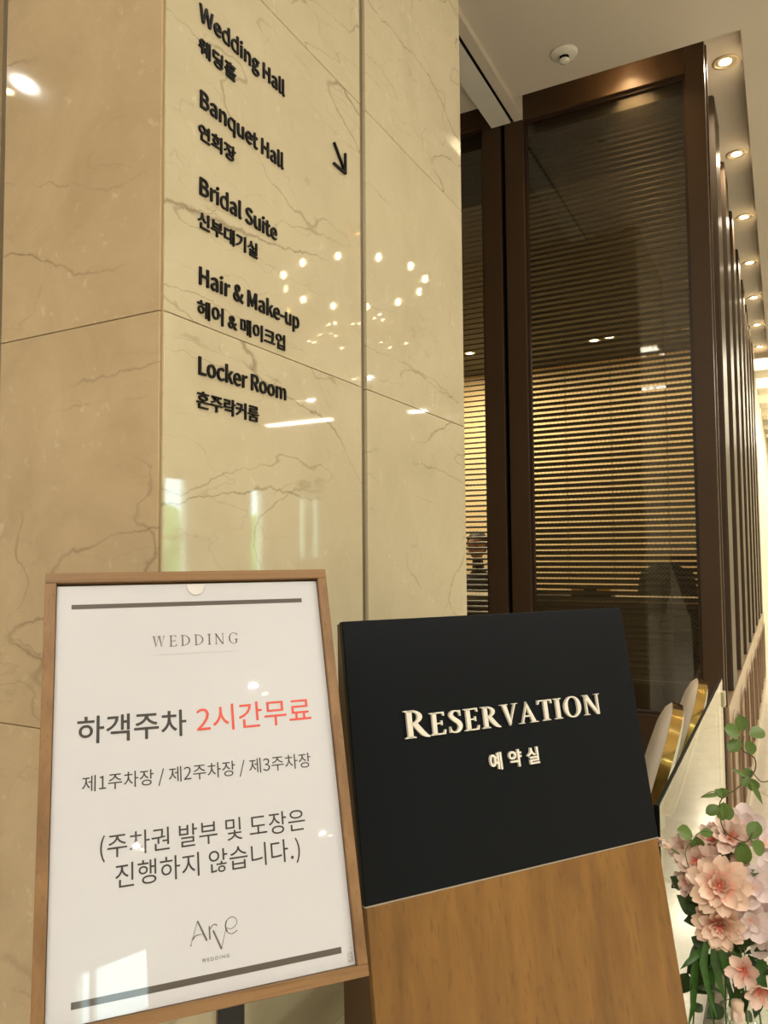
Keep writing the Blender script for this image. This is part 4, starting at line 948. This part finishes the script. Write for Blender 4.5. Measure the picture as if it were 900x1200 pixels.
lstroke([(0.2128, 0.4500), (0.2180, 0.4518), (0.2240, 0.4480), (0.2248, 0.4430), (0.2200, 0.4392), (0.2140, 0.4412), (0.2112, 0.4470), (0.2130, 0.4545), (0.2185, 0.4572), (0.2250, 0.4545)], (0.0006, 0.0008), 34)
lstroke([(0.2128, 0.4420), (0.2110, 0.4480), (0.2128, 0.4540)], (0.0013, 0.0015), 8)
lg.build('printed_logo', M_grey, ea)
ptext('W E D D I N G', 0.1822, 0.2140, 0.4812, M_grey, 0.95)
# clear tab at the top and scuffed corner
mb = MB(); pts = [(0.0125*math.cos(a), 0.0155*math.sin(a)) for a in [PI+PI*k/14 for k in range(15)]]
mb.prism(pts, frame_matrix(on2(0.1925, 0.0175, DZ+0.0004), h2, u2), 0, 0.0012); mb.build('clear_tab', M_hook, ea)
sc_ = MB(); random.seed(3)
for k in range(34):
    s_, t_ = 0.3655-abs(random.gauss(0, 0.0030)), 0.5140-abs(random.gauss(0, 0.010)); r = 0.0003+0.0006*random.random()
    sc_.prism([(r*math.cos(a)*2, r*math.sin(a)) for a in (0.2, 1.6, 3.3, 4.9)], frame_matrix(on2(s_, t_, DZ+0.00008), h2, u2), 0, 0.00005)
tag(sc_.build('scuff_marks', M_smud, ea), kind='stuff')
# pole and foot
PB = on2(0.218, 0.50, -0.030)
pz = V((PB.x, PB.y, 0))
mp_ = Matrix.Translation(pz) @ Matrix.Rotation(math.radians(90-40.564), 4, 'Z')
MB().box((-0.016, -0.008, 0.012), (0.016, 0.008, PB.z), m=mp_, bevel=0.002).build('pole', M_pole, ea)
slab2('bracket', 0.218-0.05, 0.218+0.05, 0.30, 0.512, -0.036, -0.0265, M_pole, ea, 0.001)
MB().box((-0.15, -0.13, 0.0), (0.15, 0.13, 0.012), m=mp_, bevel=0.003).build('foot_plate', M_pole, ea)

# ------------------------------------------------------------------ glass screen
gs = thing('glass_screen', (XF, 2.55, 0), 'low frameless glass screen with black top edge beside the white chairs', 'glass screen')
box('glass_pane', (XF-0.004, 1.672, 0.05), (XF+0.004, 3.44, 0.976), M_screen, gs)
MB().box((XF-0.0035, 1.671, 0.9765), (XF+0.0030, 3.445, 0.981)).box((XF-0.006, 1.662, 0.05), (XF+0.0045, 1.6705, 0.981)).build('edge_trim', M_black, gs)
MB().box((XF-0.03, 1.668, 0.0), (XF+0.03, 3.445, 0.0495), bevel=0.002).build('floor_channel', M_postm, gs)
MB().box((XF-0.012, 3.441, 0.86), (XF+0.012, 3.50, 0.92), bevel=0.002).build('clamp', M_ring, gs)

# ------------------------------------------------------------------ white chairs
def make_chair(loc, rz, label):
    t = thing('dining_chair', loc, label, 'chair', 'cream and gold chairs behind the glass screen', rotz=rz)
    # local frame: chair faces -X, width along Y, back leans towards +X
    W_, Hc = 0.44, 0.55; tilt = math.radians(17)
    R_ = Matrix.Translation((0.0, 0, 0.44)) @ Matrix.Rotation(tilt, 4, 'Y')
    Mt = MW[t.name] @ R_
    def outline(k, n=40):                 # tombstone outline, closed; k shrinks
        P = []
        for i in range(n):
            a = 2*PI*i/n; c, s = math.cos(a), math.sin(a)
            e = 2.6 if s > 0 else 4.5
            P.append((math.copysign(abs(c)**(2/e), c)*W_/2*k, Hc/2+math.copysign(abs(s)**(2/e), s)*Hc/2*k))
        return P
    def shell(x_edge, x_mid, rows=((1.0, 0), (0.93, 0.45), (0.78, 0.78), (0.5, 0.96), (0.0, 1.0))):
        mb = MB(); prev = None
        for k, f in rows:
            x_ = x_edge+(x_mid-x_edge)*f
            if k == 0: cur = [mb.bm.verts.new(Mt @ V((x_, 0, Hc/2)))]
            else: cur = [mb.bm.verts.new(Mt @ V((x_, y_, z_))) for y_, z_ in outline(k)]
            if prev:
                n = len(prev)
                for i in range(n):
                    j = (i+1) % n
                    if len(cur) == 1: mb.bm.faces.new((prev[i], prev[j], cur[0]))
                    else: mb.bm.faces.new((prev[i], prev[j], cur[j], cur[i]))
            prev = cur
        return mb
    o = shell(-0.018, -0.052).build('front_pad', M_cush, t, smooth=True)
    o = shell(0.018, 0.034).build('rear_shell', M_cush, t, smooth=True)
    mb = MB(); A = outline(1.012); B = outline(0.97)
    for xs in ((-0.0175, 0.0175),):
        rings = [[mb.bm.verts.new(Mt @ V((x_, y_, z_))) for y_, z_ in P] for x_, P in ((xs[0], B), (xs[0], A), (xs[1], A), (xs[1], B))]
        n = len(A)
        for a_, b_ in zip(rings, rings[1:]+rings[:1]):
            for i in range(n): mb.bm.faces.new((a_[i], a_[(i+1) % n], b_[(i+1) % n], b_[i]))
    smooth_by_angle(mb.build('gold_band', M_gold, t))
    T = MW[t.name]
    sm_ = MB(); sm_.box((-0.44, -0.215, 0.40), (0.0, 0.215, 0.475), m=T, bevel=0.02); smooth_by_angle(sm_.build('seat', M_cush, t))
    for sx, sy in ((-0.40, -0.18), (-0.40, 0.18), (-0.02, -0.18), (-0.02, 0.18)):
        MB().tube([T @ V((sx*1.05, sy*1.1, 0.0)), T @ V((sx, sy, 0.405))], [0.009, 0.013], 10).build('leg', M_gold, t, smooth=True)
    return t
make_chair((-0.505, 2.80, 0), math.radians(8), 'nearer cream upholstered chair with a polished gold band around its back, before the glass screen')
make_chair((-0.480, 3.40, 0), math.radians(8), 'farther cream chair with gold band, close to the brown window frame')

# ------------------------------------------------------------------ flower arrangement
FB = V((-0.075, 1.63, 0))
fl = thing('flower_arrangement', FB, 'artificial peach and pale pink blossoms with trailing green leaves on a white pedestal', 'flowers')
def petal_mesh(wd, cup, notch, curl, nu=4, nv=5):
    bm = bmesh.new(); g = []
    for i in range(nu+1):
        row = []
        for j in range(nv+1):
            u_ = i/nu*2-1; v_ = j/nv
            prof = (math.sin(PI*min(1, v_*0.88+0.06))**0.75)*(0.35+0.75*v_)
            y_ = v_*(1-notch*(1-abs(u_))**2*(v_ > 0.9))-0.06*v_*u_*u_
            row.append(bm.verts.new((u_*wd*prof/2, y_, cup*(u_*u_)*prof*0.5+curl*v_*v_)))
        g.append(row)
    for i in range(nu):
        for j in range(nv): bm.faces.new((g[i][j], g[i+1][j], g[i+1][j+1], g[i][j+1]))
    me = bpy.data.meshes.new('petal'); bm.to_mesh(me); bm.free()
    for p in me.polygons: p.use_smooth = True
    return me
def leaf_mesh(wd, fold, droop, shape=0.9, notch=0.0, nu=4, nv=7, pw=1.0):
    bm = bmesh.new(); g = []
    for i in range(nu+1):
        row = []
        for j in range(nv+1):
            u_ = i/nu*2-1; v_ = j/nv
            prof = max(0.015, math.sin(PI*v_**shape)**pw)
            row.append(bm.verts.new((u_*wd*prof/2, v_-notch*(1-abs(u_))*(v_ > 0.95), fold*abs(u_)*prof*wd-droop*v_*v_)))
        g.append(row)
    for i in range(nu):
        for j in range(nv): bm.faces.new((g[i][j], g[i+1][j], g[i+1][j+1], g[i][j+1]))
    me = bpy.data.meshes.new('leaf'); bm.to_mesh(me); bm.free()
    for p in me.polygons: p.use_smooth = True
    return me
P_A = petal_mesh(0.74, 0.35, 0.10, 0.12); P_B = petal_mesh(0.75, 0.30, 0.06, 0.12); P_C = petal_mesh(1.05, 0.35, 0.05, 0.15)
for a, b_ in ((P_A, M_p1), (P_B, M_p2), (P_C, M_p3)): a.materials.append(b_)
P_A2 = P_A.copy(); P_A2.materials.clear(); P_A2.materials.append(M_p2)
P_T = petal_mesh(0.35, 0.4, 0.0, 0.05); P_T.materials.append(petal_mat('petal_deep', (0.88, 0.50, 0.38), (0.85, 0.25, 0.16)))
fi = MW[fl.name].inverted()
def z_basis(n, spin=0.0):
    n = V(n).normalized(); q = n.to_track_quat('Z', 'Y').to_matrix().to_4x4()
    return q @ Matrix.Rotation(spin, 4, 'Z')
def blossom(c, n, R_, layers, name='blossom', heart=M_core_f, hr=0.10):
    mb = MB(); mb.ball((0, 0, 0.0), R_*hr, 8, 6, (1, 1, 0.6), m=Matrix.Translation(c) @ z_basis(n))
    mb.tube([c-V(n).normalized()*R_*0.02, c-V(n).normalized()*R_*0.45+V((0, 0, -0.01))], 0.0022, 5)
    b = mb.build(name, heart, fl, smooth=True)
    base = Matrix.Translation(c) @ z_basis(n, random.random()*6)
    for me, cnt, ln, elev, r0 in layers:
        for k in range(cnt):
            a = 2*PI*k/cnt+random.uniform(-0.12, 0.12)+ln*9
            l_ = R_*ln*random.uniform(0.92, 1.08)
            m = base @ Matrix.Rotation(a, 4, 'Z') @ Matrix.Translation((0, R_*r0, 0)) @ Matrix.Rotation(elev+random.uniform(-0.12, 0.12), 4, 'X') @ Matrix.Rotation(random.uniform(-0.15, 0.15), 4, 'Y') @ Matrix.Scale(l_, 4)
            o = bpy.data.objects.new('petal', me); COL.objects.link(o); o.parent = b
            o.matrix_local = fi @ m
    return b
cam_dir = lambda c: (EYE-c).normalized()
def face(c, dx, dz): # towards the viewer's side of the room, turned a little
    return (cam_dir(c)+CR*dx+V((0, 0, 1))*dz).normalized()
DBL = lambda A, T: [(A, 9, 1.0, 0.10, 0.02), (A, 8, 0.80, 0.42, 0.02), (A, 6, 0.55, 0.80, 0.02), (T, 7, 0.42, 0.95, 0.01)]
FLW = [ # px, py, depth, radius px, kind, dx, dz
    (843, 1038, 1.42, 37, 'A', 0.05, 0.0), (843, 1083, 1.44, 31, 'A', 0.0, -0.45), (818, 1010, 1.47, 27, 'B', -0.5, 0.15), (850, 1012, 1.49, 28, 'B', 0.1, 0.5),
    (857, 982, 1.50, 27, 'B', 0.0, 0.6), (872, 968, 1.54, 26, 'C', 0.2, 0.5), (806, 1033, 1.49, 17, 'B', -0.7, -0.2), (803, 998, 1.50, 20, 'B', -0.8, 0.35),
    (881, 1040, 1.44, 27, 'C', 0.1, 0.1), (899, 1030, 1.46, 30, 'C', 0.5, 0.2), (880, 1078, 1.43, 27, 'C', 0.0, -0.2), (897, 1075, 1.45, 28, 'C', 0.3, -0.3), (896, 990, 1.50, 25, 'C', 0.4, 0.4),
    (894, 1098, 1.46, 26, 'C', 0.2, -0.6), (873, 1137, 1.44, 24, 'D', -0.2, -0.2), (890, 1157, 1.43, 26, 'D', 0.2, -0.7), (821, 1058, 1.50, 17, 'B', -0.6, -0.4), (835, 985, 1.53, 22, 'B', -0.1, 0.7)]
random.seed(11)
for px, py, D, rp, kd, dx, dz in FLW:
    c = at(px, py, D); R_ = rp*D/F_PX; n = face(c, dx, dz)
    if kd == 'A': ly = DBL(P_A, P_T)
    elif kd == 'B': ly = [(P_A2, 7, 1.0, 0.25, 0.02), (P_A2, 6, 0.75, 0.6, 0.02), (P_T, 5, 0.45, 0.9, 0.01)]
    elif kd == 'C': ly = [(P_C, 5, 0.95, 0.22, 0.02), (P_C, 4, 0.6, 0.65, 0.02)]
    else: ly = [(P_A2, 6, 1.0, 0.55, 0.02), (P_T, 4, 0.6, 0.9, 0.01)]
    blossom(c, n, R_, ly)
# buds
for px, py, D, rp, dirv in ((786, 993, 1.48, 11, (-0.9, 0, 0.35)), (779, 987, 1.49, 8, (-1, 0, 0.4)), (864, 1172, 1.43, 21, (0.0, 0, -1)), (800, 985, 1.5, 9, (-0.3, 0, 1))):
    c = at(px, py, D); d = (CR*dirv[0]+V((0, 0, dirv[2]))).normalized(); R_ = rp*D/F_PX
    mb = MB(); mb.lathe([(0, -0.1*R_), (0.35*R_, 0.1*R_), (0.30*R_, 0.5*R_), (0, 1.1*R_)], Matrix.Translation(c) @ z_basis(d), 10); b = mb.build('bud', M_bud, fl, smooth=True)
    for k in range(5):
        m = Matrix.Translation(c) @ z_basis(d, 2*PI*k/5) @ Matrix.Rotation(1.15, 4, 'X') @ Matrix.Scale(1.25*R_, 4)
        o = bpy.data.objects.new('petal', P_B); COL.objects.link(o); o.parent = b; o.matrix_local = fi @ m
# leaves
LF = leaf_mesh(0.72, 0.10, 0.10, 1.15, 0.04, pw=0.6); LF.materials.append(M_leaf)
LFd = leaf_mesh(0.62, 0.12, 0.15, 0.85); LFd.materials.append(M_leafd)
LT = leaf_mesh(0.20, 0.15, 0.10, 0.8); LT.materials.append(M_leaf)
def leaf(p, q, me, D, face_n=None, wide=1.0):
    a, b = at(*p, D), at(*q, D+random.uniform(-0.015, 0.015)); y = (b-a); l_ = y.length; y.normalize()
    n = face_n or (cam_dir(a)+V((0, 0, 0.35))).normalized(); x = y.cross(n).normalized(); z = x.cross(y)
    m = Matrix((x*wide, y, z)).transposed().to_4x4() @ Matrix.Scale(l_, 4); m = Matrix.Translation(a) @ m
    o = bpy.data.objects.new('leaf', me); COL.objects.link(o); o.parent = fl; o.matrix_local = fi @ m
DV = 1.46
for q in ((867, 838), (850, 853), (854, 880), (884, 884), (897, 856)): 
    c = (872, 863); leaf((c[0]+(q[0]-c[0])*0.22, c[1]+(q[1]-c[1])*0.22), q, LF, DV)
for p, q, me in [((876, 911), (857, 900), LT), ((878, 912), (895, 944), LT), ((876, 908), (871, 922), LF), ((880, 912), (886, 928), LF), ((872, 900), (880, 914), LF),
                 ((846, 930), (821, 934), LT), ((847, 934), (838, 925), LF), ((856, 928), (839, 931), LF), ((844, 945), (827, 953), LF), ((847, 940), (856, 962), LF), ((846, 941), (846, 962), LF),
                 ((879, 984), (888, 962), LF), ((880, 986), (897, 1000), LF), ((872, 986), (870, 1014), LF), ((868, 988), (873, 1012), LFd),
                 ((812, 980), (795, 972), LF), ((816, 980), (818, 996), LF), ((820, 977), (836, 975), LF), ((814, 983), (811, 992), LF)]:
    leaf(p, q, me, DV, wide=1.0)
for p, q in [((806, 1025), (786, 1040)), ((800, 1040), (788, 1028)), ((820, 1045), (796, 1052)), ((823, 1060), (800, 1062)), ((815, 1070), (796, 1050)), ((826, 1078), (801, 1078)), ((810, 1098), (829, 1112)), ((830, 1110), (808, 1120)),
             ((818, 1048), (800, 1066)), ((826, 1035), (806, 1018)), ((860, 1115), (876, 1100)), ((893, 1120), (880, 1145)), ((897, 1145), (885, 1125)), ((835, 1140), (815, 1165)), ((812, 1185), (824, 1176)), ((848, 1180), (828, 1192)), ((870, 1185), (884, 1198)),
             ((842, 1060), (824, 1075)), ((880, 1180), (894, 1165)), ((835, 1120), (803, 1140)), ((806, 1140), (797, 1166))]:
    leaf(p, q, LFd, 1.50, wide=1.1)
# long drooping blades
def blade(pts, D, wpx):
    P = [at(px, py, D+0.01*math.sin(i)) for i, (px, py) in enumerate(pts)]; n = len(P); w0 = wpx*D/F_PX/2
    mb = MB(); A = []
    for i, p in enumerate(P):
        t = (P[min(i+1, n-1)]-P[max(i-1, 0)]).normalized(); s_ = t.cross(cam_dir(p)).normalized(); f = i/(n-1)
        ww = w0*(0.45+0.55*math.sin(PI*min(1, f*1.1+0.15)))*(1 if f < 0.75 else (1.02-f)/0.27)
        A.append([mb.bm.verts.new(p-s_*ww), mb.bm.verts.new(p+cam_dir(p)*-ww*0.35), mb.bm.verts.new(p+s_*ww)])
    for a, b in zip(A, A[1:]):
        mb.bm.faces.new((a[0], a[1], b[1], b[0])); mb.bm.faces.new((a[1], a[2], b[2], b[1]))
    mb.build('grass_blade', M_blade, fl, smooth=True)
for pts, D, wp in [([(845, 1098), (848, 1115), (851, 1135), (854, 1156)], 1.44, 12), ([(838, 1100), (838, 1125), (843, 1150), (850, 1175)], 1.46, 11), ([(828, 1105), (824, 1130), (830, 1160), (841, 1196)], 1.45, 9),
                   ([(836, 1100), (822, 1115), (806, 1128), (797, 1136)], 1.47, 9), ([(845, 1105), (833, 1140), (832, 1170), (836, 1200)], 1.48, 9), ([(815, 1125), (813, 1150), (812, 1180), (806, 1205)], 1.48, 9),
                   ([(893, 1125), (890, 1145), (896, 1165), (899, 1185)], 1.47, 14), ([(880, 1120), (868, 1150), (858, 1180), (856, 1205)], 1.49, 8), ([(850, 1140), (858, 1170), (850, 1205)], 1.5, 7)]:
    blade(pts, D, wp)
# stems and vine
def vine(pts, D, r=0.0011, mat=M_stem):
    P = [at(px, py, D) for px, py in pts]; Q = []
    for i in range(len(P)-1):
        for f in (0, 0.33, 0.66):
            p0, p1, p2, p3 = P[max(i-1, 0)], P[i], P[i+1], P[min(i+2, len(P)-1)]
            Q.append(0.5*((2*p1)+(-p0+p2)*f+(2*p0-5*p1+4*p2-p3)*f*f+(-p0+3*p1-3*p2+p3)*f**3))
    Q.append(P[-1]); MB().tube(Q, r, 6).build('stem', mat, fl, smooth=True)
vine([(872, 863), (869, 878), (884, 888), (885, 902), (878, 912), (862, 925), (846, 936), (843, 950), (848, 972), (864, 984), (876, 986), (882, 975)], DV, 0.0013)
vine([(882, 905), (892, 916), (905, 914)], DV); vine([(846, 936), (836, 927), (822, 934)], DV, 0.0009)
vine([(836, 975), (822, 974), (812, 984), (803, 1000), (812, 1030)], DV, 0.001, M_gstem); vine([(779, 988), (786, 994), (800, 1004), (815, 1020)], 1.49, 0.0016, M_gstem)
vine([(848, 972), (856, 1000), (866, 1040), (866, 1080), (863, 1110)], 1.5, 0.0016); vine([(872, 1100), (873, 1140), (876, 1200)], 1.45, 0.0011, M_gstem); vine([(868, 1110), (872, 1150), (867, 1160)], 1.44, 0.0011, M_gstem)
random.seed(5)
for k in range(9):
    x_ = 815+random.random()*75; vine([(850+random.uniform(-12, 20), 1060), ((850+x_)/2, 1120), (x_, 1165), (x_+random.uniform(-10, 10), 1215)], 1.49+random.random()*0.05, 0.0017, M_gstem)
# foliage mass in the middle of the arrangement
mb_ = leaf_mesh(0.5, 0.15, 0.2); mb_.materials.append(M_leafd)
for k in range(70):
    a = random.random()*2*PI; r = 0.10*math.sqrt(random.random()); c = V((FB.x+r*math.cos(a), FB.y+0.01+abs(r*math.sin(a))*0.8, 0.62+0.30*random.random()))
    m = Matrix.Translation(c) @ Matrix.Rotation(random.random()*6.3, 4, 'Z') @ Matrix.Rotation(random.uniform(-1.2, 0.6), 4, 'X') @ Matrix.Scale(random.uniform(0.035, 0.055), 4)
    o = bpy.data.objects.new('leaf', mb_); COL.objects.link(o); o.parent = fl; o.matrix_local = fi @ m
mt = Matrix.Translation((FB.x, FB.y, 0))
MB().lathe([(0, 0.362), (0.045, 0.362), (0.050, 0.40), (0.040, 0.50), (0.055, 0.62), (0.052, 0.62), (0.037, 0.50), (0.046, 0.40), (0.042, 0.368), (0, 0.368)], mt, 28).build('vase', M_vase, fl, smooth=True)
pd = thing('pedestal', (FB.x, FB.y, 0), 'white round pedestal under the flower arrangement', 'pedestal')
MB().lathe([(0, 0), (0.11, 0), (0.11, 0.02), (0.09, 0.03), (0.09, 0.33), (0.11, 0.34), (0.11, 0.36), (0, 0.361)], mt, 32).build('column', M_white, pd)
MB().lathe([(0.088, 0.045), (0.096, 0.050), (0.088, 0.055)], mt, 32).build('foot_ring', M_white, pd, smooth=True)

bpy.data.objects.remove(FO)
